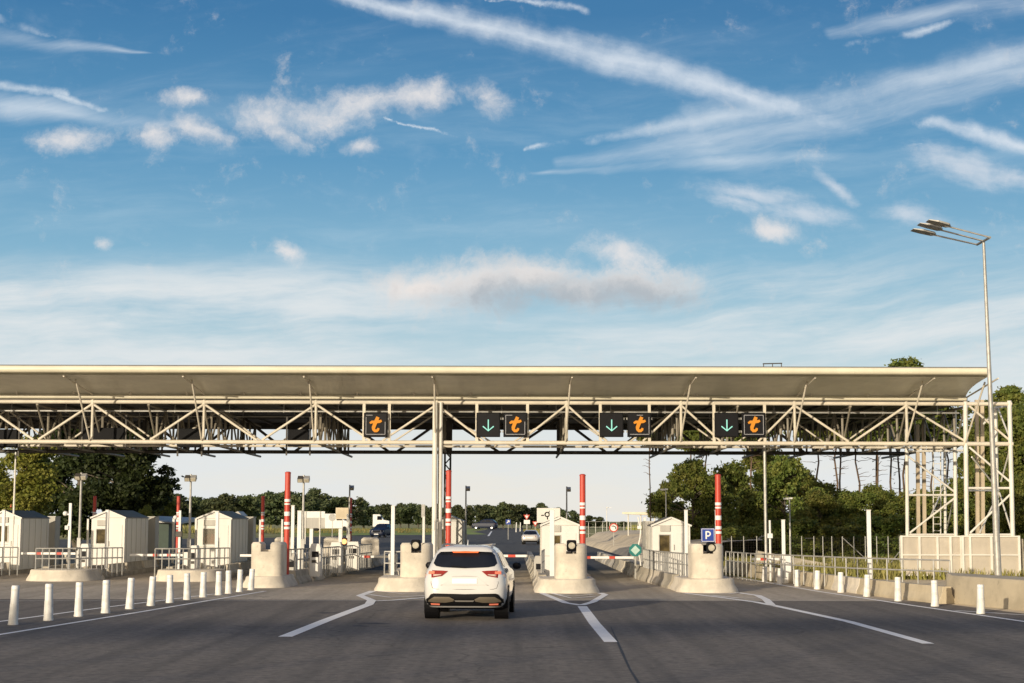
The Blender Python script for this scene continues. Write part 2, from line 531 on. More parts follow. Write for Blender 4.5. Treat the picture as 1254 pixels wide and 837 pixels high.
def leafmat(name, a, b, c):
    m = bpy.data.materials.new(name); m.use_nodes = True
    t = NT(m.node_tree); p = m.node_tree.nodes['Principled BSDF']
    g = t.new('ShaderNodeNewGeometry')
    oi = t.new('ShaderNodeObjectInfo')
    tc = t.new('ShaderNodeTexCoord').outputs['Object']
    n = t.noise(tc, .9, 3, .5)
    col = t.mix(g.outputs['Random Per Island'], a, b)
    col = t.mix(t.m('MULTIPLY', t.ss(n.outputs[0], .42, .68), .75), col, c)
    hs = t.new('ShaderNodeHueSaturation')
    t.link(col, hs.inputs['Color'])
    t.link(t.m('MULTIPLY_ADD', oi.outputs['Random'], .5, .75), hs.inputs['Value'])
    t.link(t.m('MULTIPLY_ADD', oi.outputs['Random'], .03, .485), hs.inputs['Hue'])
    t.link(hs.outputs[0], p.inputs['Base Color'])
    p.inputs['Roughness'].default_value = .6
    p.inputs['Specular IOR Level'].default_value = .3
    tr = t.new('ShaderNodeBsdfTranslucent'); t.link(hs.outputs[0], tr.inputs[0])
    ms = t.new('ShaderNodeMixShader'); ms.inputs[0].default_value = .32
    out = [x for x in m.node_tree.nodes if x.type == 'OUTPUT_MATERIAL'][0]
    t.link(p.outputs[0], ms.inputs[1]); t.link(tr.outputs[0], ms.inputs[2]); t.link(ms.outputs[0], out.inputs[0])
    return m


M['leaf_dark'] = leafmat('dark_leaves', (.020, .036, .012), (.044, .066, .017), (.07, .09, .022))
M['leaf_mid'] = leafmat('green_leaves', (.085, .120, .026), (.155, .185, .036), (.23, .22, .05))
M['leaf_pine'] = leafmat('pine_needles', (.12, .15, .022), (.24, .24, .04), (.30, .28, .06))
M['leaf_far'] = leafmat('far_leaves', (.060, .085, .040), (.105, .130, .055), (.15, .165, .07))
M['grass_leaf'] = leafmat('grass_blades', (.22, .22, .06), (.34, .30, .09), (.42, .35, .14))


def asphalt_mat(name, lo, hi, patch, sc=1.0, tint=None):
    m = bpy.data.materials.new(name); m.use_nodes = True
    t = NT(m.node_tree); p = m.node_tree.nodes['Principled BSDF']
    tc = t.new('ShaderNodeTexCoord').outputs['Object']
    fine = t.noise(tc, 22 * sc, 5, .85)
    big = t.noise(tc, .16, 5, .55)
    mp = t.new('ShaderNodeMapping'); t.link(tc, mp.inputs[0]); mp.inputs['Scale'].default_value = (1.6, .05, 1)
    track = t.noise(mp.outputs[0], 1.0, 4, .6)
    c = t.mix(t.ss(fine.outputs[0], .25, .75), lo, hi)
    c = t.mix(t.m('MULTIPLY', t.ss(big.outputs[0], .40, .62), .55), c, patch)
    c = t.mix(t.m('MULTIPLY', t.ss(track.outputs[0], .42, .68), .50), c, tuple(k * .62 for k in lo))
    c = t.mix(t.m('MULTIPLY', t.ss(track.outputs[0], .45, .28), .35), c, tuple(k * 1.15 for k in hi))
    oil = t.noise(tc, .9, 4, .7)
    c = t.mix(t.m('MULTIPLY', t.ss(oil.outputs[0], .62, .74), .55), c, tuple(k * .45 for k in lo))
    vo = t.new('ShaderNodeTexVoronoi'); t.link(tc, vo.inputs['Vector']); vo.inputs['Scale'].default_value = 11 * sc
    sp = t.ss(vo.outputs['Distance'], .16, .05)
    c = t.mix(t.m('MULTIPLY', sp, .7), c, (.42, .37, .31))
    mid_ = t.noise(tc, 5.5 * sc, 4, .75)
    c = t.mix(t.m('MULTIPLY', t.ss(mid_.outputs[0], .42, .66), .6), c, tuple(k * .55 for k in lo))
    # occasional tar patches and cracks
    cr = t.new('ShaderNodeTexVoronoi', feature='DISTANCE_TO_EDGE'); 
    wv = t.v('ADD', tc, t.scale(t.noise(tc, .8, 3, .6).outputs['Color'], 1.2))
    t.link(wv, cr.inputs['Vector']); cr.inputs['Scale'].default_value = .11
    c = t.mix(t.m('MULTIPLY', t.ss(cr.outputs['Distance'], .004, .001), .35), c, (.015, .014, .013))
    t.link(c, p.inputs['Base Color'])
    p.inputs['Roughness'].default_value = .85
    p.inputs['Specular IOR Level'].default_value = .35
    b = t.new('ShaderNodeBump'); b.inputs['Strength'].default_value = .35; b.inputs['Distance'].default_value = .008
    t.link(fine.outputs[0], b.inputs['Height']); t.link(b.outputs[0], p.inputs['Normal'])
    return m


M['asphalt'] = asphalt_mat('dark_asphalt', (.12, .107, .092), (.26, .225, .188), (.20, .172, .14))
M['asphalt_far'] = asphalt_mat('grey_asphalt', (.07, .067, .062), (.115, .108, .10), (.09, .085, .08))
M['apron'] = asphalt_mat('worn_pale_asphalt', (.42, .36, .28), (.58, .50, .39), (.32, .275, .21))
M['grass'] = mat('dry_grass_ground', (.30, .27, .10), .95, 0, .3, .25, bump=.6, bscale=6, col2=(.20, .20, .06))
M['grass_green'] = mat('green_grass_ground', (.24, .30, .06), .95, 0, .3, .4, col2=(.18, .23, .05))
M['dirt'] = mat('sandy_ground', (.64, .54, .38), .95, 0, .2, .5, bump=.4, bscale=9)

# ------------------------------------------------------------------ ground, roads, markings
g = MB(); g.box(-2500, -300, -.5, 2500, 4000, -.02)
struct(g.build('ground', M['grass']))


def sheet(name, pts, z, m, kind='structure'):
    b = MB(); b.add([(p[0], p[1], z) for p in pts], [tuple(range(len(pts)))])
    o = b.build(name, m); o['kind'] = kind
    if o.data.polygons[0].normal.z < 0: o.data.flip_normals()
    return o


pg = lambda x, y: (G(x, y).x, G(x, y).y)
sheet('plaza_asphalt', [(-90, 10), (-24, 2), (-24, -120), (18, -120), (14.5, 38), (13.2, 47), (9.2, 60), (7.6, 80), (6.9, 146), pg(706, 660),
                        pg(690, 654), pg(690, 648), pg(596, 646.5), pg(598, 648.5), pg(560, 655), pg(470, 655), pg(380, 658), pg(150, 661), (-90, 190)], 0.0, M['asphalt_far'])
yj = G(627, 735.5).y
sheet('near_asphalt', [(-60, 12), (-23.5, 4), (-23.5, -119), (17.5, -119), (14.3, 38), (13.6, yj), (-60, yj)], .004, M['asphalt'])
sheet('toll_apron', [(-60, yj), (13.6, yj), (12.9, 47.4), (9.0, 60), (7.9, 72), (-60, 72)], .004, M['apron'])
sheet('gravel_verge', [pg(1254, 752), (40, 36), (40, 60), (12, 62), (9.4, 60), (13.4, 46.5), pg(1165, 741)], .006, M['dirt'])
# banks and verges beyond the toll
nb_ = [G(706, 664.5), G(725, 670), G(750, 677.5), G(778, 685.5), G(800, 691), G(812, 696)]
b = MB(); vs = []
for t_, z_ in ((0, .0), (.5, .35), (1.6, .5), (2.6, 1.0), (4.5, 1.15), (12, 1.2)):
    for p_ in nb_: vs.append((p_.x + t_ * .9, p_.y + t_ * 1.6, z_))
b.add(vs, [(j * 6 + i, j * 6 + i + 1, j * 6 + i + 7, j * 6 + i + 6) for j in range(5) for i in range(5)])
struct(b.build('sandy_bank', M['dirt'], smooth=True))
sheet('far_verge', [pg(400, 653.5), pg(400, 656), pg(470, 654.8), pg(560, 653.5), pg(592, 648.6), pg(560, 646.5), pg(400, 647.5)], .02, M['grass_green'])
sheet('roundabout_verge', [pg(640, 650), pg(660, 657), pg(700, 657), pg(700, 648)], .02, M['grass'])


def hump(name, pts, h, m):
    b = MB(); n = len(pts)
    cx = sum(p[0] for p in pts) / n; cy = sum(p[1] for p in pts) / n
    b.add([(p[0], p[1], 0) for p in pts] + [(cx + (p[0] - cx) * .72, cy + (p[1] - cy) * .72, h) for p in pts],
          [(i, (i + 1) % n, n + (i + 1) % n, n + i) for i in range(n)] + [tuple(range(n, 2 * n))])
    return struct(b.build(name, m, smooth=True, ang=60))


hump('grass_bank', [(-110, 190), (-45, 198), (-30, 215), (-32, 270), (-110, 300)], .9, M['grass'])
hump('grass_bank', [(-36, 222), (-4, 262), (-8, 330), (-60, 330)], .5, M['grass_green'])
hump('grass_bank', [(11, 150), (17, 330), (60, 300), (50, 76), (24, 76)], 1.3, M['grass'])


def gl(pts): return [G(*p, z=0) for p in pts]


mk = MB()
Z1 = .009
mk.ribbon(gl([(349, 780.5), (400, 760), (452, 740.5)]), [.26, .26, .26], Z1)
mk2 = [([(452, 740.5), (455, 736), (441, 730), (457, 724.3)], .24), ([(455, 737), (480, 736), (522, 732.5)], .2),
       ([(452, 729), (478, 732.5), (522, 730.3)], .16), ([(463, 725), (492, 728), (520, 727.2)], .14)]
mk3 = [([(712, 742), (693, 739), (665, 727.5), (658, 723)], .2), ([(712, 742), (726, 738), (741, 729), (735, 727)], .2),
       ([(676, 727.5), (700, 733.5), (727, 731.5)], .16), ([(684, 729), (702, 731), (726, 729)], .10)]
mk4 = [([(945, 742), (925, 738), (880, 732), (838, 727)], .2), ([(945, 742), (938, 735), (928, 730), (903, 726.6)], .22),
       ([(872, 730), (905, 733.5), (934, 733.5)], .16), ([(857, 728.5), (893, 728.2), (905, 727)], .12)]
struct(mk.build('road_marking', M['paint_line']))
for grp in (mk2, mk3, mk4):
    b = MB()
    for i, (pts, w) in enumerate(grp): b.ribbon(gl(pts), w, Z1 + .003 * (i + 1))
    struct(b.build('road_marking', M['paint_line']))
for pts, w, z in (([(748, 787), (728, 764), (713, 743)], .24, Z1), ([(1137, 789), (1040, 762), (944, 741.3)], .22, Z1),
                  ([(-20, 781), (160, 752), (325, 724.5)], .13, Z1), ([(-20, 764.5), (120, 745.5), (262, 728)], .12, Z1),
                  ([(903, 707.5), (1000, 724.5), (1120, 742.5), (1290, 767)], .15, Z1 + .001), ([(1170, 748.3), (1290, 756)], .13, Z1),
                  ([(-20, 736.3), (300, 735.8), (640, 735.5), (1060, 735.6)], .05, Z1 - .002)):
    b = MB(); b.ribbon(gl(pts), w, z); struct(b.build('road_marking', M['paint_line']))
# tar joint
b = MB(); b.ribbon(gl([(748, 768), (762, 800), (771, 820), (790, 850)]), [.02, .045, .03, .05], .0065); struct(b.build('tar_joint', M['tar']))
for pts, w in (([(598, 657), (602, 651)], .3), ([(560, 657.5), (520, 658.5)], .25), ([(655, 656), (690, 662)], .2)):
    b = MB(); b.ribbon(gl(pts), w, .026); struct(b.build('road_marking', M['paint_line']))

# ------------------------------------------------------------------ toll canopy
TF, T2, TR = 63.5, 66.8, 72.6           # front, middle and rear truss planes
ZB, ZT = P(627, 542.5, TF).z, P(627, 493.5, TF).z
canopy = thing('toll_canopy', 'long cream steel truss canopy spanning all the toll lanes', 'canopy', (0, TF, 0))


def part(b, name, m, parent, smooth=False, bevel=0.0):
    """child mesh given in world coordinates of a parent Empty that has no rotation"""
    L = parent.location if parent.type == 'EMPTY' else Vector((0, 0, 0))
    b.v = [(x - L.x, y - L.y, z - L.z) for x, y, z in b.v]
    return b.build(name, m, parent, smooth, bevel)


XL = -27.0
XR = P(1182, 500, TF).x
# visor: curved sheet rising forwards
prof = [(TF - .02, ZT + .19), (TF - .20, ZT + .32), (TF - .5, ZT + .45), (TF - 1.0, ZT + .56), (TF - 1.6, ZT + .645), (TF - 2.3, ZT + .715), (TF - 3.15, ZT + .78)]
b = MB()
nx = 60
vs, fs = [], []
for k, (y, z) in enumerate(prof):
    for i in range(nx + 1):
        vs.append((XL + (XR - XL) * i / nx, y, z))
for k, (y, z) in enumerate(prof):
    for i in range(nx + 1):
        vs.append((XL + (XR - XL) * i / nx, y, z + .07))
n1 = nx + 1; m_ = len(prof)
for k in range(m_ - 1):
    for i in range(nx):
        a = k * n1 + i
        fs.append((a, a + 1, a + n1 + 1, a + n1))
        a += m_ * n1
        fs.append((a, a + n1, a + n1 + 1, a + 1))
for k in range(m_ - 1):
    for i in (0, nx):
        a = k * n1 + i; fs.append((a, a + n1, a + n1 + m_ * n1, a + m_ * n1))
b.add(vs, fs)


def visor_mat():
    m = mat('visor_sheet', (.74, .71, .60), .38, .05, .10, .8, spots=.10)
    t = NT(m.node_tree); p = m.node_tree.nodes['Principled BSDF']
    tc = t.new('ShaderNodeTexCoord').outputs['Object']
    wv = t.new('ShaderNodeTexWave', wave_type='BANDS', bands_direction='X'); t.link(tc, wv.inputs[0]); wv.inputs['Scale'].default_value = 1.3
    bp = t.new('ShaderNodeBump'); bp.inputs['Strength'].default_value = .15; bp.inputs['Distance'].default_value = .02
    t.link(wv.outputs['Fac'], bp.inputs['Height']); t.link(bp.outputs[0], p.inputs['Normal'])
    return m


visor = part(b, 'visor', visor_mat(), canopy, True)
yf, zf = TF - 3.2, P(627, 453, TF - 3.2).z - .02
b = MB(); b.tube((XL, yf, zf), (XR + .02, yf, zf), .135, n=14)
o = part(b, 'fascia_tube', M['fascia'], canopy, True)
b = MB(); b.box(XL, yf - .02, zf + .13, XR + .01, yf + 1.6, zf + .16)
part(b, 'top_flashing', M['roof'], canopy)
# gutter beam under the visor (two stacked cream rolls) and fixings
b = MB(); b.tube((XL, TF - .16, ZT + .19), (XR, TF - .16, ZT + .19), .085, n=12); part(b, 'gutter', M['fascia'], canopy, True)
b = MB()
x = XL + 1.2
while x < XR:
    b.tube((x, TF - .3, ZT + .26), (x, TF - .3, ZT + .47), .035); b.tube((x - .12, TF - .27, ZT + .36), (x + .12, TF - .27, ZT + .36), .02)
    x += 2.2
part(b, 'gutter_bracket', M['steel_cream'], canopy)
# roof deck
b = MB(); b.box(XL, TF + .25, ZT + .05, XR, 78.2, ZT + .28)
roof = part(b, 'roof', M['roof'], canopy)
b = MB()
x = XL + .5
while x < XR:
    b.box(x, TF + .4, ZT - .06, x + .08, 78, ZT + .047); x += 2.15
part(b, 'purlin', M['dark_steel'], canopy)
b = MB(); b.box(XL, 78.0, ZT - .25, XR, 78.15, ZT + .3); part(b, 'rear_fascia', M['dark_steel'], canopy)
for zz, yy, r in ((ZT - .30, TF + .9, .035), (ZT - .30, TF + 4.2, .03)):
    b = MB(); b.tube((XL, yy, zz), (XR, yy, zz), r)
    x = XL + .8
    while x < XR: b.tube((x, yy, zz - .05), (x, yy, ZT + .06), .018, n=5); x += 2.15
    part(b, 'cable_rail', M['galv'], canopy)

nodes = [-300, -170, -23, 113.5, 250, 387, 535, 694, 834, 973, 1110, 1182]
NX = [P(n, 500, TF).x for n in nodes]
XE = P(1239, 500, TF).x
signx = {(387, 535): (446, 477), (535, 694): (584, 646), (694, 834): (735, 795), (834, 973): (874, 936)}
front = MB(); front.tube((XL, TF, ZT), (XE, TF, ZT), .078, n=12); front.tube((XL, TF, ZB), (XE, TF, ZB), .082, n=12)
front = part(front, 'front_truss', M['steel_cream'], canopy, True)


def sub(b, name, m, par):
    b.v = [(x, y - TF, z) for x, y, z in b.v]
    return b.build(name, m, par, True)


for i, nX in enumerate(NX):
    if nodes[i] == 1182: continue
    sub(MB().tube((nX, TF, ZB), (nX, TF, ZT + .25), .052, n=8), 'post', M['steel_cream'], front)
    # joint collars
    sub(MB().lathe([(.085, 0), (.085, .18)], 10, (nX, TF, ZT - .11)), 'joint', M['steel_cream'], front)
for a, c in zip(nodes[:-1], nodes[1:]):
    xa, xc = P(a, 500, TF).x, P(c, 500, TF).x
    if (a, c) in signx:
        s1, s2 = [P(q, 500, TF).x for q in signx[(a, c)]]
        for q in (s1, s2):
            sub(MB().bar((q, TF - .02, ZB - .05), (q, TF - .02, ZT + .02), .11, .08), 'sign_post', M['steel_cream'], front)
        ends = (s1 + .25, s2 - .25)
        for (x0, x1) in ((xa, ends[0]), (xc, ends[1])):
            sub(MB().tube((x0, TF, ZT - .08), (x1, TF, ZB + .08), .044), 'diagonal', M['steel_cream'], front)
    elif c == 1182:
        sub(MB().tube((xa, TF, ZT - .08), (xc, TF, ZB + .08), .044), 'diagonal', M['steel_cream'], front)
    else:
        mid = (xa + xc) / 2
        for x0, x1 in ((xa, mid - .1), (xc, mid + .1)):
            sub(MB().tube((x0, TF, ZT - .08), (x1, TF, ZB + .08), .048), 'diagonal', M['steel_cream'], front)
xa = P(1187, 500, TF).x
sub(MB().tube((xa, TF, ZT - .08), (XE - .05, TF, ZB + .08), .044), 'diagonal', M['steel_cream'], front)

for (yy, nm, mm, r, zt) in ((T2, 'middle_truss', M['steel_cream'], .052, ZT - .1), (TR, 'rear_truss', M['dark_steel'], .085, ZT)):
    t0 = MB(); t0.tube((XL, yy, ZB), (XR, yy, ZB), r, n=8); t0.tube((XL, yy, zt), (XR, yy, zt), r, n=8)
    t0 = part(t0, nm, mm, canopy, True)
    for a, c in zip(NX[:-1], NX[1:]):
        mid = (a + c) / 2
        if c - a < 3: continue
        for x0, x1 in ((a, mid - .15), (c, mid + .15)):
            z1 = ZB
            sub(MB().tube((x0, yy, zt), (x1, yy, z1), r * (.75 if yy == TR else .7)), 'diagonal', mm, t0)
        sub(MB().tube((a, yy, zt), (a, yy, z1), r * 1.1), 'post', mm, t0)
# cross trusses running back from each node
NXC = list(NX) + [(NX[k] + NX[k + 1]) / 2 for k in (2, 3, 8, 9)]
for a in NXC:
    if a > XR + 1: continue
    cb = MB()
    cb.tube((a, TF, ZB), (a, 78, ZB), .05); cb.tube((a, TF, ZT - .12), (a, 78, ZT - .12), .05)
    ys = [TF + .02 + 1.6 * k for k in range(1, 9)]
    for k, yy in enumerate(ys):
        cb.tube((a, yy, ZB), (a, yy, ZT - .12), .048, n=6)
        y0 = ys[k - 1] if k else TF
        if k % 2: cb.tube((a, y0, ZB), (a, yy, ZT - .12), .04, n=6)
        else: cb.tube((a, y0, ZT - .12), (a, yy, ZB), .04, n=6)
    part(cb, 'cross_truss', M['steel_shaded'], canopy, True)
# struts that hold the visor: front foot on the bottom chord, head at the visor's edge
for i, (n0, tipx, tipy) in enumerate(((-23, -62, 462), (113.5, 93, 462), (250, 235, 463), (387, 379, 464), (535, 532, 465), (694, 698.5, 464), (834, 846, 463), (973, 988, 467), (1110, 1130, 467), (1182, 1206, 465))):
    base = P(n0, 500, TF).x
    ft = Vector((base - .05, TF - .08, ZB + .05)); tp = P(tipx, tipy, TF - 2.1)
    tp.z = float(np.interp(TF - tp.y, [TF - q[0] for q in prof], [q[1] for q in prof])) - .03
    b = MB(); b.tube(ft, tp, .036, n=8)
    e = Vector((base + .05, TF - .1, ZT + .25)); e2 = P(tipx + (627 - tipx) * -.028, tipy - 9, TF - 3.0); e2.z = float(np.interp(TF - e2.y, [TF - q[0] for q in prof], [q[1] for q in prof])) - .03
    b.tube(e, e2, .032, n=8)
    part(b, 'visor_strut', M['steel_cream'], canopy, True)
# main columns
colx = P(534.5, 600, TF - .3).x
b = MB(); b.tube((colx - .07, TF - .3, 0), (colx - .07, TF - .3, ZT), .10, n=14); b.tube((colx + .13, TF - .12, 0), (colx + .13, TF - .12, ZT), .09, n=14)
b.box(colx - .3, TF - .5, 0, colx + .35, TF + .1, .06)
part(b, 'column', M['steel_white'], canopy, True)
cx2 = P(548, 600, 77).x
b = MB(); b.tube((cx2 - .13, 77, 0), (cx2 - .13, 77, ZT), .05); b.tube((cx2 + .13, 77, 0), (cx2 + .13, 77, ZT), .05)
z = .3; k = 0
while z < ZT - .3:
    b.tube((cx2 - .13 * (1 if k % 2 else -1), 77, z), (cx2 + .13 * (1 if k % 2 else -1), 77, z + .3), .03, n=6); z += .3; k += 1
part(b, 'rear_column', M['dark_steel'], canopy, True)
for px, w in ((552, .42), (690, .30)):
    x = P(px - 4, 530, TR).x
    b = MB(); b.box(x - w / 2, TR - .15, ZB, x + w / 2, TR + .15, ZT); part(b, 'rear_node_box', M['dark_steel'], canopy)
# right-hand lattice towers
def tower(name, pls, horizontals, diags, zb, m):
    t0 = MB()
    for (px0, y0, px1, y1, Y, r) in pls: t0.tube(P(px0, y0, Y), P(px1, y1, Y), r, n=12)
    t0 = part(t0, name, m, canopy, True)
    for (a, ya, c, yc, Y0, Y1, r) in horizontals:
        q = MB(); q.tube(P(a, ya, Y0), P(c, yc, Y1), r); sub(q, 'brace', m, t0)
    for (a, ya, c, yc, Y0, Y1, r) in diags:
        q = MB(); q.tube(P(a, ya, Y0), P(c, yc, Y1), r); sub(q, 'brace', m, t0)


tower('lattice_tower', [(1182, 486, 1184.5, 706, TF, .088), (1236, 491, 1241.5, 706, TF, .088), (1219, 498, 1223, 706, TF + 2, .07)],
      [(1184, 598, 1240, 598, TF, TF, .045), (1184, 655, 1241, 655, TF, TF, .045), (1184, 601, 1223, 601, TF, TF + 2, .04),
       (1236, 497, 1219, 500, TF, TF + 2, .045), (1184, 543, 1222, 546, TF, TF + 2, .05), (1240, 543, 1222, 546, TF, TF + 2, .05)],
      [(1187, 548, 1239, 592, TF, TF, .042), (1239, 604, 1188, 653, TF, TF, .042), (1222, 500, 1237, 538, TF + 2, TF, .034),
       (1238, 546, 1226, 590, TF, TF + 2, .034), (1224, 604, 1239, 652, TF + 2, TF, .034), (1190, 560, 1222, 600, TF, TF + 2, .034), (1222, 606, 1200, 652, TF + 2, TF, .034),
       (1222, 500, 1204, 520, TF + 2, TF + 2, .04)], 0, M['steel_white'])
tower('lattice_tower', [(1110, 490, 1111.5, 706, T2, .075), (1169, 500, 1171, 706, T2, .08), (1157, 540, 1158, 700, T2 + 3, .065)],
      [(1112, 606.5, 1169, 606.5, T2, T2, .045), (1112, 655, 1171, 655, T2, T2, .045), (1112, 553, 1180, 552, T2, T2, .045)],
      [(1112, 559, 1168, 602, T2, T2, .042), (1168, 611, 1114, 653, T2, T2, .042), (1170, 505, 1158, 545, T2, T2 + 3, .034),
       (1168, 612, 1159, 650, T2, T2 + 3, .034), (1140, 632, 1158, 590, T2, T2 + 3, .034)], 0, M['steel_white'])
for px, Y in ((1123.5, 70), (1131, 70), (1196, 68), (1202.5, 68)):
    a, c = P(px, 520 if px < 1190 else 490, Y), P(px + 1.5, 704, Y)
    b = MB(); b.bar(c, a, .14, .14); part(b, 'tan_column', M['brown_post'], canopy)
lad = MB()
for px in (1143, 1152): lad.tube(P(px, 545, 68.5), P(px, 700, 68.5), .025, n=6)
z = 560
while z < 700: lad.tube(P(1143, z, 68.5), P(1152, z, 68.5), .015, n=5); z += 8.2
part(lad, 'ladder', M['steel_white'], canopy)

# screen enclosure around the tower feet
enc = thing('tower_screen', 'beige perforated screen box round the feet of the right lattice tower', 'screen enclosure', (P(1176, 706, TF - .6).x, TF - .6, 0))
for (a, c, Y, vb) in ((1104, 1177, TF - .5, (1104, 1126, 1148, 1164, 1177)), (1179, 1248, TF - .6, (1179, 1188, 1214, 1248))):
    A, C = P(a, 657, Y), P(c, 706, Y)
    part(MB().box(A.x, Y, max(.05, C.z), C.x, Y + .02, A.z), 'screen_panel', M['mesh_panel'], enc)
    fr = MB()
    for v_ in vb:
        x = P(v_, 680, Y).x; fr.bar((x, Y - .03, .0), (x, Y - .03, A.z + .03), .09, .05)
    for zz in (A.z, (A.z + C.z) / 2 + .05, C.z + .04): fr.bar((A.x, Y - .037, zz), (C.x, Y - .037, zz), .05, .05)
    part(fr, 'screen_frame', M['steel_white'], enc)
Xs = P(1248, 680, TF).x
part(MB().box(Xs - .02, TF - .56, .05, Xs, TF + 2.8, P(1, 657, TF).z), 'screen_panel', M['mesh_panel'], enc)
# small frame on the roof
an = thing('roof_bracket', 'small dark metal bracket frame standing on the canopy roof', 'bracket', P(946, 452, 66))
b = MB()
for dx in (-.33, .0, .33): b.tube((dx, 0, -.1), (dx, 0, .22), .018, n=5)
b.tube((-.36, 0, .22), (.36, 0, .24), .022, n=5); b.build('rail', M['dark_steel'], an)
an.location.z = ZT + 1.02; an.location.y = TF - 3.2; an.location.x = P(946, 448, TF - 3.2).x

# ------------------------------------------------------------------ lane signs on the truss
def t_symbol(par):
    b = MB()
    b.stroke([(.09, .30), (.03, .16), (-.03, .02), (-.075, -.10), (-.075, -.18), (-.02, -.235), (.05, -.235), (.10, -.19), (.115, -.13)],
             [.13, .14, .14, .14, .12, .12, .11, .10, .08], -.055, .02)
    b.stroke([(-.22, .06), (-.14, .105), (.0, .105), (.16, .125), (.235, .16)], [.07, .11, .11, .11, .08], -.060, .02)
    return b.build('letter_symbol', M['led_orange'], par)


def a_symbol(par):
    b = MB()
    b.stroke([(0, .20), (0, -.22)], .042, -.055, .02)
    b.stroke([(-.21, -.06), (0, -.235), (.21, -.06)], .042, -.059, .02)
    return b.build('arrow_symbol', M['led_green'], par)


signs = [(460, 't', 'single amber t sign hanging alone, leftmost of the lit lane signs'), (598, 'a', 'green arrow sign right of the main column, leftmost of the three arrows'), (631, 't', 'amber t sign beside the leftmost green arrow'),
         (749, 'a', 'green down arrow sign, middle one of the three arrows'), (783, 't', 'amber t sign beside the middle green arrow'), (890, 'a', 'green down arrow sign, rightmost of the three arrows'), (923, 't', 'amber t sign at the far right of the lit lane signs, fullest white border')]
for px, k, lab in signs:
    c = P(px, 520.5, TF - .22)
    o = thing('lane_sign', lab, 'lane sign', (c.x, TF - .22, c.z), group='lit lane signs on the canopy truss')
    MB().box(-.46, 0, -.47, .46, .16, .47).build('housing', M['black'], o, bevel=.015)
    MB().box(-.42, -.012, -.43, .42, -.002, .43).build('display', M['black_gloss'], o)
    if k == 't':
        t_symbol(o)
        fb = MB()
        segs = [(-.37, -.37, .37, -.37), (-.37, -.37, -.37, .37 if px != 460 else .30), (-.37, .37, -.12 if px < 900 else .37, .37), (.37, -.37, .37, .12 if px < 900 else .36)]
        if px == 783: segs = [(-.37, -.37, .37, -.37), (.37, -.37, .37, .30), (-.10, .37, .14, .37)]
        for j, (x0, z0, x1, z1) in enumerate(segs):
            fb.stroke([(x0, z0), (x1, z1)], .018, -.03 - .002 * j, .012)
        fb.build('border', M['sign_edge'], o)
    else:
        a_symbol(o)
    h = MB()
    for sx in (-.47, .47): h.box(sx - .03, .05, .2, sx + .03, .12, .28); h.box(sx - .03, .05, -.3, sx + .03, .12, -.22)
    h.build('bracket', M['galv'], o)
for px, w, y0, y1, lab in ((8, 26, 526, 548, 'dark back of an oncoming-lane sign box at the far left end'), (117, 24, 524, 540, 'dark back of a sign box behind the first truss post, double width'), (232, 27, 525, 548, 'dark back of a sign box above the left booths'),
                           (365, 26, 526, 547, 'dark back of a sign box left of the first amber sign')):
    a, c = P(px - w / 2, y1, TF + 1.1), P(px + w / 2, y0, TF + 1.1)
    if px == 117: a = P(101, y1, TF + 1.1); c = P(152, y0, TF + 1.1)
    o = thing('sign_box', lab, 'sign box', ((a.x + c.x) / 2, TF + 1.1, a.z), group='sign boxes turned to the oncoming lanes')
    w2, h = (c.x - a.x) / 2, c.z - a.z
    MB().box(-w2, 0, 0, w2, .22, h).build('housing', M['black'], o, bevel=.02)
    q = MB()
    for sx in (-w2 - .05, w2 + .05): q.bar((sx, .1, -.35), (sx, .1, h + .5), .06, .06)
    q.build('hanger', M['dark_steel'], o)

# ------------------------------------------------------------------ toll islands
def rounded_nose(cx, y0, w, y1, n=9):
    """footprint: half-round end towards the viewer, straight sides back to y1"""
    r = w / 2
    pts = []
    for k in range(n + 1):
        t = math.pi + math.pi * k / n
        pts.append((cx + r * math.cos(t), y0 + r * .75 + r * .75 * math.sin(t)))
    pts += [(cx + r, y1), (cx - r, y1)]
    return pts


def jersey(b, p, q, h=.5, wb=.26, wt=.11):
    """concrete barrier unit from p to q"""
    p, q = Vector((*p, 0)), Vector((*q, 0))
    d = (q - p).normalized(); n = Vector((-d.y, d.x, 0))
    sec = [(-wb, 0), (-wb, .08), (-wt - .03, .26), (-wt, h), (wt, h), (wt + .03, .26), (wb, .08), (wb, 0)]
    vs = [p + n * s + Vector((0, 0, z)) for s, z in sec] + [q + n * s + Vector((0, 0, z)) for s, z in sec]
    m = len(sec)
    b.add(vs, [(i, (i + 1) % m, m + (i + 1) % m, m + i) for i in range(m)] + [tuple(range(m))[::-1], tuple(range(m, 2 * m))])


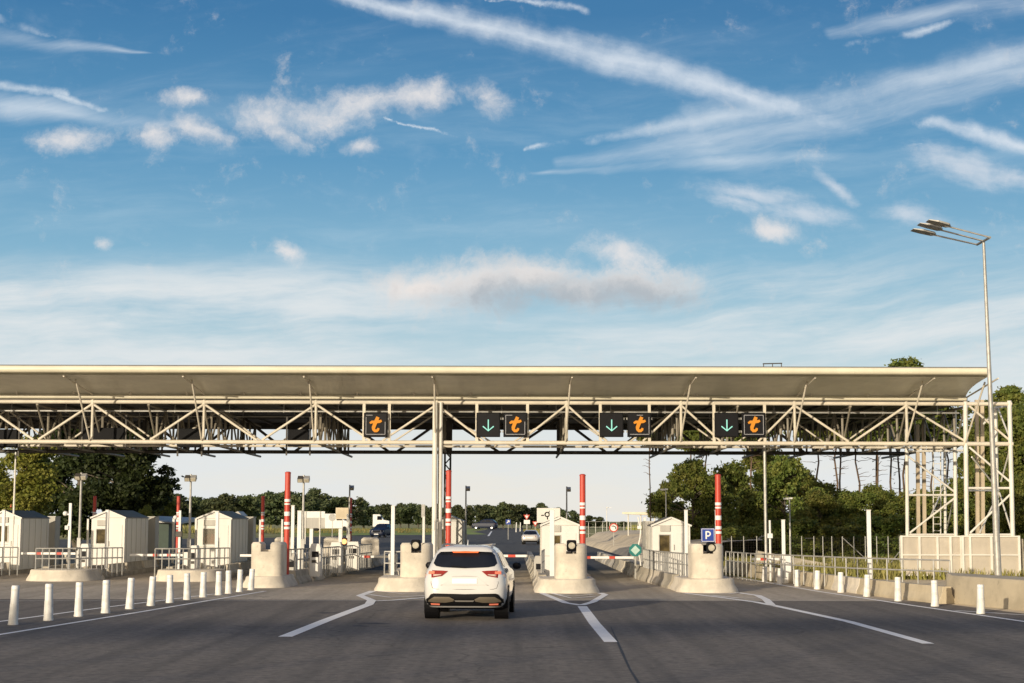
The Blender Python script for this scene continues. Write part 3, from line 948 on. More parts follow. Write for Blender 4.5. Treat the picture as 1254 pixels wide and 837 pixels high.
def bumper(b, cx, y, zb, w=1.0, h=1.08, d=1.0, notch=.31, nd=.30, ncx=0.0):
    """tall rounded concrete block with a notch cut in its top"""
    r = .32
    def foot(x0, x1, yy0, yy1, rl, rr, n=5):
        pts = []
        if rl: pts += [(x0 + rl - rl * math.cos(k / n * math.pi / 2), yy0 + rl - rl * math.sin(k / n * math.pi / 2)) for k in range(n + 1)]
        else: pts.append((x0, yy0))
        if rr: pts += [(x1 - rr + rr * math.sin(k / n * math.pi / 2), yy0 + rr - rr * math.cos(k / n * math.pi / 2)) for k in range(n + 1)]
        else: pts.append((x1, yy0))
        pts += [(x1, yy1), (x0, yy1)]
        return pts
    x0, x1 = cx - w / 2, cx + w / 2
    zc = zb + h - nd
    b.prism(foot(x0, x1, y, y + d, r, r), zb, zc)
    xn0, xn1 = cx + ncx - notch / 2, cx + ncx + notch / 2
    if xn0 > x0 + .05: b.prism(foot(x0, xn0, y, y + d, min(r, xn0 - x0), 0), 0, 0, lay=[(0, zc + .001), (0, zc + nd - .07), (-.05, zc + nd)])
    if x1 > xn1 + .05: b.prism(foot(xn1, x1, y, y + d, 0, min(r, x1 - xn1)), 0, 0, lay=[(0, zc + .001), (0, zc + nd - .07), (-.05, zc + nd)])
    b.box(xn0 - .001, y + .35, zc + .001, xn1 + .001, y + d, zc + .06)


ISL = []


def island(label, cx, y0, w, cxb, y1, yn=2.8, has_bumper=True, bx=0.0, bw=1.0, ncx=0.0, hb=.42, bh=1.06, left=None, right=None, notch=.31):
    o = thing('toll_island', label, 'toll island', (cx, y0, 0), group='concrete islands between the toll lanes')
    b = MB(); b.prism(rounded_nose(cx, y0, w, y0 + yn), 0, hb, lay=[(.14, 0), (.12, .08), (.02, .24), (0, hb - .03), (-.03, hb)])
    part(b, 'nose', M['concrete'], o, True)
    b = MB(); hw = w / 2 - .05
    b.add([(cx - hw, y0 + yn, 0), (cx + hw, y0 + yn, 0), (cxb + hw, y1, 0), (cxb - hw, y1, 0), (cx - hw, y0 + yn, .16), (cx + hw, y0 + yn, .16), (cxb + hw, y1, .16), (cxb - hw, y1, .16)],
          [(0, 3, 2, 1), (4, 5, 6, 7), (0, 1, 5, 4), (1, 2, 6, 5), (2, 3, 7, 6), (3, 0, 4, 7)])
    part(b, 'slab', M['concrete_grey'], o)
    for sgn, poly in ((-1, left), (1, right)):
        if poly is None: poly = [(cx + sgn * (w / 2 - .15), y0 + yn + .04), (cxb + sgn * (w / 2 - .15), y1)]
        L = [Vector(p) for p in poly]
        for a, c in zip(L[:-1], L[1:]):
            nseg = max(1, int(round((c - a).length / 3.0)))
            for k in range(nseg):
                p = a.lerp(c, k / nseg); q = a.lerp(c, (k + 1) / nseg - .012)
                bb = MB(); jersey(bb, p, q, .46)
                part(bb, 'barrier_unit', M['concrete'] if k % 2 else M['concrete_grey'], o)
    if has_bumper:
        b = MB(); bumper(b, cx + bx, y0 + .35, hb - .01, bw, bh, 1.1, ncx=ncx, notch=notch)
        part(b, 'bumper', M['concrete'], o, True, bevel=.012)
    ISL.append(o)
    return o


I868 = (P(868, 724, 50.3).x, 50.0)
I694 = (P(694.5, 724, 50).x, 49.4)
I497 = (P(497, 722, 50.5).x, 50.3)
I325 = (P(323, 719, 53).x, 52.8)
island('rightmost concrete island, its block carries the blue parking sign', I868[0], I868[1], 1.62, I868[0] - .1, 92, left=[(I868[0] - .75, 52.9), (4.95, 61), (4.9, 92)])
island('concrete island right of the white car', I694[0], I694[1], 1.7, I694[0], 92, bx=.12, bw=.97)
island('concrete island directly left of the white car', I497[0], I497[1], 1.75, I497[0], 92, bx=.28, bw=.98, ncx=.02)
island('concrete island with an empty notched block, beside the end of the left bollards', I325[0], I325[1], 1.25, I325[0], 92, bx=.03, bw=1.05, ncx=-.02, bh=1.10,
       right=[(I325[0] + .55, 55.6), (-6.55, 76), (-6.4, 92)], hb=.36)
for cx_, lab in ((P(227, 713, 58.3).x, 'low blunt island under the railing in front of the third booth from the left'), (P(71, 712, 58.4).x, 'low blunt island under the railing in front of the second booth from the left'),
                 (P(-92, 712, 58.4).x, 'low island at the left edge of the picture under the cut-off booth')):
    island(lab, cx_, 58.0, 2.2, cx_ - .25, 92, has_bumper=False, yn=2.0, left=[(cx_ - .95, 60.1), (cx_ - 1.15, 92)], right=[(cx_ + .55, 60.1), (cx_ + .65, 92)], hb=.40)
IX = [P(-92, 712, 58.4).x, P(71, 712, 58.4).x, P(227, 713, 58.3).x, I325[0], I497[0], I694[0], I868[0]]

# rear ends facing the other carriageway
for px, lab in ((428, 'rear concrete block beside the orange warning lamp'), (322, 'rear concrete block beyond the notched block island')):
    X = P(px, 660, 88).x
    for dx, ww in ((-.9, 1.0), (1.1, 1.0)):
        o = thing('rear_bumper', lab + (', left half' if dx < 0 else ', right half'), 'concrete block', (X + dx, 88, 0), group='rear blocks of the islands')
        b = MB(); b.prism([(-.5, 0), (.5, 0), (.42, 1.0), (-.42, 1.0)], 0, 1.25, lay=[(.1, .0), (0, .5), (-.02, 1.15), (-.12, 1.25)])
        b.build('block', M['concrete'], o, True, bevel=.02)

# ------------------------------------------------------------------ booths
def booth(label, px, Y, w, Ldepth, zap, win=(.28, .42), zwin=(1.25, 1.75), door_px=None, open_side=False, person=False):
    X = P(px, 660, Y).x
    o = thing('toll_booth', label, 'toll booth', (X, Y, .16), group='white toll booths with pitched roofs')
    hz = zap - .16
    he = hz - .27
    hw = w / 2
    b = MB()
    # front gable wall built round the window opening
    wx0, wx1 = -hw + win[0] * w, -hw + win[1] * w * 1.0
    wz0, wz1 = zwin[0] - .16, zwin[1] - .16 + .0
    t = .06
    b.box(-hw, 0, 0, wx0, t, he); b.box(wx1, 0, 0, hw, t, he)
    b.box(wx0, 0, 0, wx1, t, wz0); b.box(wx0, 0, wz1, wx1, t, he)
    b.add([(-hw, 0, he), (hw, 0, he), (0, 0, hz - .03), (-hw, t, he), (hw, t, he), (0, t, hz - .03)], [(0, 1, 2), (5, 4, 3), (0, 3, 4, 1)])
    b.box(-hw, t, 0, -hw + .05, Ldepth, he); b.box(hw - .05, t, 0, hw, Ldepth, he); b.box(-hw, Ldepth, 0, hw, Ldepth + .05, he)
    wall = b.build('wall', M['booth'], o)
    fl = MB()
    k = .35
    while k < Ldepth - .1:
        for sx in (hw, -hw - .012): MB().box(sx, k, .05, sx + .012, k + .02, he - .03).build('seam', M['booth_grey'], wall)
        k += .84
    r = MB()
    ov = .05
    zo = he - .03
    for s_ in (-1, 1):
        r.add([(s_ * (hw + ov), -ov, zo), (0, -ov, hz), (0, Ldepth + ov, hz), (s_ * (hw + ov), Ldepth + ov, zo),
               (s_ * (hw + ov), -ov, zo + .035), (0, -ov, hz + .035), (0, Ldepth + ov, hz + .035), (s_ * (hw + ov), Ldepth + ov, zo + .035)],
              [(0, 1, 2, 3), (7, 6, 5, 4), (0, 4, 5, 1), (2, 6, 7, 3), (3, 7, 4, 0)])
    rf = r.build('roof', M['booth_roof'], o)
    f = MB()
    for s_ in (-1, 1): f.bar((s_ * (hw + ov), -ov - .012, zo + .01), (0, -ov - .012, hz + .01), .02, .06)
    f.build('verge_trim', M['booth'], rf)
    # window, its frame, and shade box above
    MB().box(wx0, .03, wz0, wx1, .04, wz1).build('window', M['glass_amber'], o)
    f = MB()
    f.box(wx0 - .03, -.02, wz0 - .03, wx0, .0, wz1 + .03); f.box(wx1, -.02, wz0 - .03, wx1 + .03, .0, wz1 + .03)
    f.box(wx0, -.02, wz1, wx1, .0, wz1 + .03); f.box(wx0, -.02, wz0 - .03, wx1, .0, wz0)
    f.build('window_frame', M['galv'], o)
    MB().box(wx0 + .02, -.05, wz1 + .14, wx1 + .02, -.002, wz1 + .36).build('shutter_box', M['booth_grey'], o, bevel=.01)
    # panel lines and door at the right
    d = MB(); d.box(wx1 + .10, -.018, .06, hw - .10, -.002, he - .28); door = d.build('door', M['booth'], o, bevel=.006)
    MB().box(wx1 + .14, -.045, .95, wx1 + .17, -.019, 1.15).build('handle', M['galv'], door)
    q = MB(); q.box(-hw + .03, -.006, wz0 - .12, wx1 + .04, -.001, wz0 - .10); q.box(-hw + .02, -.006, he - .02, hw - .02, -.001, he + .0)
    q.build('panel_line', M['booth_grey'], o)
    if person:
        pass
    return o


booth('white toll booth cut by the left edge of the picture', 4, 66, 1.36, 4.0, 2.50, win=(.36, .62), zwin=(1.28, 1.9))
booth('white booth in front of the dark tree, pale grey-green window', 132, 66, 1.34, 4.2, 2.52, win=(.16, .42), zwin=(1.22, 1.78))
b272 = booth('white booth left of the notched block, attendant in orange at its window', 262, 66, 1.34, 4.2, 2.50, win=(.18, .52), zwin=(1.2, 1.8))
booth('white booth behind the white car, beside the striped pole and column', 549, 78, 1.36, 4.0, 2.40, win=(.12, .34), zwin=(.95, 1.75))
booth('cream booth behind the block with the round lamp, roundabout board behind it', 686, 60, 1.36, 3.0, 2.28, win=(.24, .50), zwin=(1.0, 1.62))
booth('cream booth nearest the blue parking sign, trees behind it', 822, 60, 1.38, 2.4, 2.28, win=(.19, .46), zwin=(1.0, 1.65))

# wing slabs behind the left booths
for px, lab in ((62.5, 'dark upright slab behind the first booth'), (185, 'dark upright slab behind the second booth'), (305, 'dark upright slab behind the third booth')):
    c = P(px, 660, 71.5)
    o = thing('wing_slab', lab + ' from the left', 'screen wall', (c.x, 71.5, .16), group='dark slabs behind the left booths')
    MB().box(-.16, 0, 0, .16, .8, 2.12).build('panel', M['booth_grey'], o, bevel=.01)
    MB().box(-.18, -.02, 2.121, .18, .82, 2.15).build('cap', M['galv'], o)
# fluted cabinet by the right booth
c = P(796, 670, 61.5)
o = thing('ribbed_cabinet', 'grey ribbed cabinet against the left side of the right booth', 'cabinet', (c.x + .02, 61.6, .16))
b = MB(); b.box(-.17, 0, 0, .15, 1.6, 2.0); b.build('body', M['booth_grey'], o)
b = MB()
for k in range(5): b.box(-.16 + k * .066, -.03, .03, -.13 + k * .066, -.001, 1.96)
b.build('rib', M['galv'], o)

# ------------------------------------------------------------------ attendant in the third booth
def person_figure(loc, label):
    o = thing('person', label, 'person', loc)
    me = bpy.data.meshes.new('body')
    J = [((0, 0, .95), .15), ((0, 0, 1.15), .15), ((0, 0, 1.38), .16), ((0, -.01, 1.52), .055), ((0, -.02, 1.60), .075), ((0, -.02, 1.70), .085), ((0, -.01, 1.76), .05),
         ((.18, 0, 1.42), .06), ((.24, -.05, 1.18), .045), ((.20, -.25, 1.12), .035), ((.19, -.33, 1.13), .03),
         ((-.18, 0, 1.42), .06), ((-.24, -.04, 1.18), .045), ((-.18, -.24, 1.12), .035), ((-.17, -.32, 1.13), .03),
         ((.09, 0, .85), .09), ((.10, 0, .48), .065), ((.10, .02, .08), .045), ((.10, -.12, .04), .035),
         ((-.09, 0, .85), .09), ((-.10, 0, .48), .065), ((-.10, .02, .08), .045), ((-.10, -.12, .04), .035)]
    E = [(0, 1), (1, 2), (2, 3), (3, 4), (4, 5), (5, 6), (2, 7), (7, 8), (8, 9), (9, 10), (2, 11), (11, 12), (12, 13), (13, 14),
         (0, 15), (15, 16), (16, 17), (17, 18), (0, 19), (19, 20), (20, 21), (21, 22)]
    me.from_pydata([j[0] for j in J], E, [])
    ob = bpy.data.objects.new('body', me); COL.objects.link(ob); ob.parent = o
    sm = ob.modifiers.new('skin', 'SKIN'); sm.use_smooth_shade = True
    for i, j in enumerate(J): me.skin_vertices[0].data[i].radius = (j[1], j[1] * .85)
    me.skin_vertices[0].data[0].use_root = True
    ob.modifiers.new('sub', 'SUBSURF').levels = 1
    m = bpy.data.materials.new('clothed_figure'); m.use_nodes = True
    t = NT(m.node_tree); pr = m.node_tree.nodes['Principled BSDF']
    sp = t.new('ShaderNodeSeparateXYZ'); t.link(t.new('ShaderNodeTexCoord').outputs['Object'], sp.inputs[0])
    c = t.mix(t.ss(sp.outputs[2], .93, .95), (.02, .02, .04), (.50, .12, .04))
    c = t.mix(t.ss(sp.outputs[2], 1.51, 1.53), c, (.42, .24, .16))
    c = t.mix(t.ss(sp.outputs[2], 1.71, 1.73), c, (.03, .02, .015))
    t.link(c, pr.inputs['Base Color'])
    me.materials.append(m)
    return o


c = P(260, 660, 66.8)
person_figure((c.x, 66.5, .1), 'booth attendant in an orange top behind the window glass')
b272_win = [x for x in bpy.data.objects if x.parent == b272 and x.name.startswith('window') and 'frame' not in x.name]
glass = bpy.data.materials.new('clear_glass'); glass.use_nodes = True
t = NT(glass.node_tree); pr = glass.node_tree.nodes['Principled BSDF']
pr.inputs['Base Color'].default_value = (.55, .5, .4, 1); pr.inputs['Roughness'].default_value = .03; pr.inputs['Alpha'].default_value = .22
for x in b272_win: x.data.materials[0] = glass

# ------------------------------------------------------------------ striped poles
def striped_pole(label, px, Y, ytop, r=.095, seed=0):
    X = P(px, 620, Y); top = P(px, ytop, Y).z
    o = thing('striped_pole', label, 'striped pole', (X.x, Y, .16), group='red and white striped poles at the lane heads')
    top -= .16
    MB().tube((0, 0, 0), (0, 0, top), r, n=18).build('pole', M['red'], o, True)
    w = MB()
    for z0, z1 in ((.585, .60), (.605, .618), (.33 + .12, .47), (.50 - .02, .505), (.28, .305), (.31, .322)):
        pass
    H = top
    d = H - .16
    for dz0, dz1 in ((.86, .95), (1.0, 1.05), (1.28, 1.42), (1.62, 1.72), (1.78, 1.86)):
        MB().tube((0, 0, H - dz1), (0, 0, H - dz0), r + .006, n=18).build('white_band', M['white'], o, True)
    MB().lathe([(r + .01, 0), (r + .01, .03), (r * .6, .06)], 18, (0, 0, top)).build('cap', M['red'], o, True)
    MB().lathe([(r + .08, 0), (r + .08, .03), (r + .01, .05)], 18).build('foot_plate', M['galv'], o)
    return o


striped_pole('tall striped pole behind the notched block, left side', 352, 55, 580)
striped_pole('striped pole rising behind the white car and main column', 549.3, 57, 578)
striped_pole('striped pole right of the centre, beside the cream booth', 713.5, 53, 583)
striped_pole('striped pole at the blue parking sign', 879.5, 53, 583)
for px, lab in ((14.5, 'slim far striped pole at the left edge by the pine'), (116, 'slim far striped pole in front of the dark tree'), (218.5, 'slim far striped pole between the second and third booth'),
                (322, 'slim far striped pole seen through the block notch'), (429, 'slim far striped pole beside the orange lamp')):
    striped_pole(lab, px, 95, 609 if px != 429 else 611, .10)

# ------------------------------------------------------------------ floodlight posts
def flood(label, px, Y, ytop, heads=2, zb=.16):
    X = P(px, 620, Y).x; H = P(px, ytop, Y).z - zb
    o = thing('floodlight_post', label, 'floodlight', (X, Y, zb), group='slim floodlight posts on the islands')
    MB().tube((0, 0, 0), (0, 0, H), .055, .035, n=10).build('pole', M['galv'], o, True)
    for s_ in ((-1, 1) if heads == 2 else (1,)):
        h = MB(); h.box(-.10, -.12, -.08, .10, .12, .08)
        h.v = [(x + s_ * .11, y * math.cos(.5) - z * math.sin(.5) - .05, z * math.cos(.5) + y * math.sin(.5) + H - .15) for x, y, z in h.v]
        hd = h.build('lamp_head', M['galv'] if s_ > 0 else M['dark_steel'], o, bevel=.012)
        gpl = MB(); gpl.box(-.085, -.130, -.065, .085, -.122, .065)
        gpl.v = [(x + s_ * .11, y * math.cos(.5) - z * math.sin(.5) - .05, z * math.cos(.5) + y * math.sin(.5) + H - .15) for x, y, z in gpl.v]
        gpl.build('lens', M['lamp_glass'], hd)
    MB().lathe([(.09, 0), (.09, .04)], 10).build('foot_plate', M['galv'], o)
    MB().box(-.07, -.09, 1.0, .07, -.04, 1.35).build('service_box', M['galv'], o, bevel=.01)
    return o


flood('twin floodlight post in front of the dark tree', 98.5, 60, 579)
flood('twin floodlight post left of the third booth', 233, 60, 581)
flood('twin floodlight post right of the tallest left striped pole', 371.5, 58, 582)
flood('single floodlight post beside the slim pole with the orange lamp', 428, 80, 594, 1)
flood('single floodlight post right of the main column', 570.5, 82, 595, 1)
flood('single floodlight post above the cream middle booth', 694, 84, 596, 1)
# thin lamp masts farther away
for px, Y, yt, lab in ((17, 66, 557, 'thin pale mast at the left edge in front of the pine'), (815.5, 90, 600, 'slim pale lamp behind the parking-sign booth'), (967, 80, 611, 'slim pale lamp in front of the right wood'),
                       (743, 180, 622, 'tiny far lamp above the sandy bank')):
    X = P(px, 620, Y).x; H = P(px, yt, Y).z
    o = thing('lamp_mast', lab, 'street lamp', (X, Y, 0), group='thin lamp masts')
    MB().tube((0, 0, 0), (0, 0, H), .05, .03, n=8).build('mast', M['steel_white'], o, True)
    b = MB(); b.box(-.08, -.4, H - .02, .08, .02, H + .06) if px > 100 else b.tube((0, 0, H), (0, 0, H + .1), .03)
    if px == 743: b.box(-.02, -.02, H - .01, .5, .02, H + .03)
    if px == 967 or px == 815.5: b.box(-.3, -.06, H - .04, .02, .06, H + .05)
    b.build('lamp_head', M['white'], o)
# post with cameras
X = P(85.5, 650, 59).x
o = thing('camera_post', 'white post with cameras between the first two left booths', 'camera post', (X, 59, .4))
MB().bar((0, 0, 0), (0, 0, 2.35), .09, .09).build('post', M['white'], o)
b = MB(); b.lathe([(.0, -.09), (.07, -.06), (.09, 0), (.07, .06), (0, .09)], 12, (-.18, 0, 1.98)); b.bar((-.12, 0, 1.95), (0, 0, 1.95), .04, .05); b.build('camera', M['white'], o, True)
b = MB(); b.box(-.16, -.1, 1.4, -.03, .1, 1.55); b.bar((-.1, 0, 1.5), (.03, 0, 1.75), .05, .05); b.build('camera', M['booth'], o, bevel=.01)
X = P(230, 650, 61).x
o = thing('camera_post', 'white camera post just left of the third booth', 'camera post', (X, 59.5, .4))
MB().bar((0, 0, 0), (0, 0, 2.1), .08, .08).build('post', M['white'], o)
b = MB(); b.lathe([(.0, -.08), (.06, -.05), (.08, 0), (.06, .05), (0, .08)], 12, (-.17, 0, 1.85)); b.bar((-.12, 0, 1.82), (0, 0, 1.82), .04, .05); b.build('camera', M['white'], o, True)
b = MB(); b.box(-.13, -.1, 1.15, .1, .05, 1.35); b.build('camera', M['dark_steel'], o, bevel=.01)

# ------------------------------------------------------------------ white marker posts
def marker(label, px, wpx, y0, y1, Y):
    A = P(px, y0, Y); Bz = max(.0, P(px, y1, Y).z)
    w = wpx / FPX * Y
    o = thing('marker_post', label, 'marker post', (A.x, Y, Bz), group='tall white marker posts')
    h = A.z - Bz
    MB().box(-w / 2, -w / 2, 0, w / 2, w / 2, h - .012).build('post', M['white'], o, bevel=.012)
    MB().box(-w / 2 - .006, -w / 2 - .006, h - .012, w / 2 + .006, w / 2 + .006, h + .012).build('cap', M['booth'], o)
    MB().box(-w / 2 - .04, -w / 2 - .04, 0, w / 2 + .04, w / 2 + .04, .02).build('foot_plate', M['galv'], o)
    return o


for a in (('marker post cut by the left railing at the picture edge', 5, 3.5, 625, 697, 62), ('short marker post left of the second booth', 108, 2.3, 636, 690, 70), ('white marker post at the front of the second booth', 131.8, 3.8, 625, 697, 60.6),
          ('marker post left of the slim pole near the third booth', 212.8, 2.8, 635.5, 690, 72), ('marker post against the left wall of the third booth', 240.3, 2.6, 635.5, 690, 72), ('white marker post at the front of the third booth', 266.3, 3.8, 626.5, 700, 60.6),
          ('marker post seen through the notch of the empty block', 318.8, 2.3, 637, 690, 75), ('thin marker post between the two left striped poles', 345.8, 2.3, 636.5, 690, 75), ('marker post touching the tall left striped pole', 359, 3.8, 619.5, 690, 58),
          ('broad marker post under the twin floodlight', 367.2, 5.0, 626, 703, 58), ('short banded marker post beside the twin floodlight', 381.5, 4.2, 648, 702, 61), ('short banded marker post beside the orange lamp', 417, 4.2, 648, 695, 66),
          ('marker post left of the slim pole with the orange lamp', 426, 2.6, 630, 690, 82), ('tall marker post alone left of the block with the round lamp', 481.5, 4.4, 620, 708, 53), ('thin marker post behind the round lamp block', 519, 3.0, 633, 690, 72),
          ('marker post close to the left of the main column booth', 531.5, 2.5, 650, 695, 62), ('marker post at the front of the middle cream booth', 676, 5.6, 624, 708, 52.5), ('marker post left of the right booth by the flat shelter', 789.5, 3.2, 634, 690, 66),
          ('marker post at the front of the right booth', 840, 4.0, 625, 711, 53), ('thin marker post behind the parking-sign striped pole', 876.5, 2.0, 625, 690, 56), ('marker post at the open right-hand barrier', 959, 4.0, 637, 708, 57),
          ('marker post standing behind the right railing', 1063.5, 4.6, 625, 712, 52)):
    marker(*a)

# ------------------------------------------------------------------ round lamps in the notches, P sign
def notch_lamp(label, px, py, Y, face):
    c = P(px, py, Y)
    o = thing('round_signal', label, 'signal lamp', (c.x, Y, c.z), group='round signals set in the blocks')
    b = MB(); b.box(-.15, 0, -.17, .15, .12, .17); b.build('housing', M['black'], o, bevel=.05)
    q = MB(); q.tube((0, -.06, 0), (0, .0, 0), .135, n=20); q.build('hood', M['black'], o, True)
    q = MB(); q.tube((0, -.068, 0), (0, -.062, 0), .10, n=20); q.build('lens', M['lamp_glass'], o, True)
    MB().bar((0, .06, -.36), (0, .06, -.17), .06, .05).build('stem', M['black'], o)
    return o


notch_lamp('round signal in the block left of the white car', 509, 668, 50.7, 0)
notch_lamp('round signal in the block right of the white car', 700, 668.5, 49.8, 0)
notch_lamp('round signal just below the blue parking sign', 871, 671, 50.4, 0)
c = P(867, 656, 50.9)
o = thing('parking_sign', 'blue square parking sign with white P above the right block', 'parking sign', (c.x, 50.9, c.z - .2))
MB().box(-.215, 0, .0, .215, .02, .42).build('panel', M['blue'], o, bevel=.004)
b = MB()
for j, (x0, z0, x1, z1) in enumerate(((-.19, .02, .19, .02), (-.19, .40, .19, .40), (-.19, .02, -.19, .40), (.19, .02, .19, .40))): b.stroke([(x0, z0), (x1, z1)], .014, -.006 - .0015 * j, .004)
b.stroke([(-.055, .09), (-.055, .335)], .045, -.008, .005)
b.stroke([(-.05, .315), (.02, .315), (.06, .285), (.07, .25), (.06, .215), (.02, .185), (-.05, .185)], .042, -.010, .005)
b.build('letter', M['white'], o)
MB().bar((0, .05, -.5), (0, .05, .40), .05, .05).build('post', M['galv'], o)
# lit orange lamp
c = P(421.5, 663.5, 80)
o = thing('warning_lamp', 'lit round orange warning lamp by the slim striped pole', 'warning lamp', (c.x, 80, .16))
MB().tube((0, 0, 0), (0, 0, c.z - .36), .05).build('post', M['black'], o)
MB().box(-.14, -.02, c.z - .55, .14, .12, c.z + .02).build('housing', M['black'], o)
MB().tube((0, -.06, c.z - .16), (0, -.021, c.z - .16), .13, n=18).build('lens', M['lamp_lit'], o, True)

# ------------------------------------------------------------------ railings
def railing(label, pts, step, zt, zb=.3, mid=(.5,), m='galv', r=.022):
    """pts are (x, y) on plan"""
    L = [Vector((p[0], p[1], 0)) for p in pts]
    o = thing('railing', label, 'railing', L[0], group='metal railings on the islands')
    rail = MB(); posts = []
    for a, c in zip(L[:-1], L[1:]):
        for z in [zt] + [zb + (zt - zb) * q for q in mid]: rail.tube((a.x, a.y, z), (c.x, c.y, z), r * 1.1, n=8)
        n = max(1, int(round((c - a).length / step)))
        for k in range(n + 1):
            p = a.lerp(c, k / n); posts.append(MB().tube((p.x, p.y, zb - .3), (p.x, p.y, zt), r, n=6))
    part(rail, 'rail', M[m], o, True)
    for q in posts: part(q, 'baluster', M[m], o, True)
    return o


def xy(px, py, Y): q = P(px, py, Y); return (q.x, Y)


railing('square-grid railing in front of the second booth', [xy(44, 680, 58.6), xy(93, 680, 58.8), xy(150, 680, 60.5)], .24, 1.14, .42)
railing('square-grid railing in front of the third booth', [xy(190, 680, 58.6), xy(233, 680, 58.8), xy(281, 680, 60.5)], .24, 1.14, .42)
railing('square-grid railing at the left edge of the picture', [xy(-100, 680, 58.8), xy(3, 680, 60.5), xy(22, 680, 60.7)], .30, 1.14, .42)
railing('long railing receding behind the empty notched block', [xy(345, 680, 55.5), xy(402, 680, 61), xy(455, 680, 70)], .36, 1.16, .45)
railing('short railing left of the round signal block by the car', [xy(471, 680, 53.2), xy(492, 680, 53)], .22, 1.16, .42)
railing('short railing left of the middle cream booth', [xy(663, 680, 54), xy(666.5, 680, 57.5)], .30, 1.16, .42)
railing('railing in front of the right booth', [xy(788, 680, 61), xy(801, 680, 57.5), xy(843, 680, 52.6)], .30, 1.12, .42)
railing('long low railing on the right-hand barrier wall', [xy(889, 690, 61), xy(925, 690, 57), xy(1050, 690, 51), xy(1163, 690, 48)], .62, 1.04, .4)

# ------------------------------------------------------------------ barrier arms
def arm(label, px0, px1, py, Y, tip_left=True, reds=((.32, .42), (.70, .8))):
    a, c = P(px0, py, Y), P(px1, py, Y)
    o = thing('barrier_arm', label, 'barrier', (c.x if tip_left else a.x, Y, 0), group='lane barriers with red and white arms')
    L = c.x - a.x; z = a.z
    x0 = -L if tip_left else 0
    MB().box(x0, -.03, z - .045, x0 + L, .03, z + .045).build('boom', M['white'], o, bevel=.01)
    b = MB()
    for f0, f1 in reds: b.box(x0 + L * f0, -.033, z - .048, x0 + L * f1, .033, z + .048)
    b.build('red_band', M['red'], o)
    bx = 0 if tip_left else 0
    q = MB(); q.box(-.17 + (.17 if tip_left else -.17), -.2, 0, .17 + (.17 if tip_left else -.17), .25, z + .12); q.build('drive_cabinet', M['white'] if px0 > 900 else M['booth'], o, bevel=.02)
    return o


arm('barrier arm seen through the second booth railing', 26, 94, 678, 63, True, ((.28, .36), (.63, .73)))
arm('barrier arm seen through the third booth railing', 159, 226, 680, 63, True, ((.42, .5), (.68, .75)))
arm('barrier arm tip beside the empty notched block', 294, 350, 680.5, 60, True, ((.5, .6),))
arm('barrier arm left of the round signal block', 440, 476, 682, 66, True, ((.16, .38),))
arm('barrier arm to the right of the white car', 600, 646, 681, 62, False, ((.48, .68),))
arm('barrier arm between the two right islands', 716, 776, 683, 60, False, ((.02, .12), (.5, .62)))
arm('short barrier arm at the far right lane', 921, 957, 685, 58, True, ((.28, .47),))

# ticket machines on the islands
for px, Y, hgt, w, lab in ((103, 60.5, 1.25, .34, 'rounded machine housing left of the second booth'), (237, 60.5, 1.2, .30, 'machine housing left of the third booth'), (386, 58.5, 1.3, .40, 'rounded ticket machine behind the railing, under the floodlight'),
                           (411, 63, 1.3, .44, 'rounded ticket machine with sloping top, mid railing'), (432, 66, 1.28, .5, 'squat ticket machine near the end of the railing'), (660, 58, .9, .35, 'grey rounded machine left of the middle booth'),
                           (356, 56.5, 1.0, .35, 'grey cabinet at the foot of the tall left striped pole')):
    X = P(px, 680, Y).x
    o = thing('ticket_machine', lab, 'ticket machine', (X, Y, .16), group='ticket machines on the islands')
    b = MB(); b.prism([(-w / 2, 0), (w / 2, 0), (w / 2, .5), (-w / 2, .5)], 0, 1, lay=[(0, 0), (0, hgt - .3), (-.05, hgt - .12), (-.12, hgt - .16)])
    b.build('housing', M['booth'] if px not in (356, 660) else M['booth_grey'], o, True, bevel=.02)
    MB().box(-w * .3, -.012, hgt - .6, w * .3, -.002, hgt - .4).build('screen', M['black_gloss'], o)
    MB().box(-w * .3, -.012, hgt - .8, w * .1, -.002, hgt - .7).build('slot', M['dark_steel'], o)

# ------------------------------------------------------------------ bollards
def bollard_mesh(h=.8):
    root = thing('bollard', 'x', 'bollard')
    MB().lathe([(.118, 0), (.118, .03), (.110, .07), (.099, h * .52), (.095, h * .55)], 18).build('sleeve', M['white_dirty'], root, True)
    MB().lathe([(.092, h * .551), (.091, h * .75), (.090, h * .975), (.080, h)], 18).build('tube', M['white'], root, True)
    MB().lathe([(.0935, 0), (.0935, .045)], 18, (0, 0, h * .86)).build('reflector', M['booth'], root)
    return root


proto = bollard_mesh()
LB = [(60, 598, 782), (225, 590, 762), (365, 583, 743), (491, 573, 727), (603, 563, 708), (702, 556, 693), (791, 549, 679), (871, 541, 665), (945, 536, 653), (1018, 532, 643), (1064, 528, 636), (1115, 524, 628), (1168, 521, 620)]
LBn = ['nearest of the left row, at the picture edge', 'second from the left in the left row', 'third from the left in the left row', 'fourth from the left in the left row', 'fifth from the left in the left row', 'sixth in the left row, scuffed',
       'seventh in the left row, below the second low island', 'eighth in the left row', 'ninth in the left row', 'tenth in the left row, greyer and dirty', 'eleventh in the left row', 'last but one of the left row', 'last of the left row, against the notched block island']
RB = [(936.5, 694.6, 713), (954.6, 696, 716), (976.7, 698, 718.5), (1000.7, 699, 722), (1029.7, 701, 726), (1061.4, 704, 731), (1099.8, 707, 736.6), (1145, 711, 743), (1201, 716, 752)]
RBn = ['farthest of the right row, by the short barrier arm', 'second farthest of the right row', 'third farthest of the right row', 'fourth farthest of the right row', 'middle of the nine on the right', 'fourth nearest of the right row',
       'third nearest of the right row', 'second nearest of the right row, at the end of the low wall', 'nearest of the right row, before the thick sandy wall']
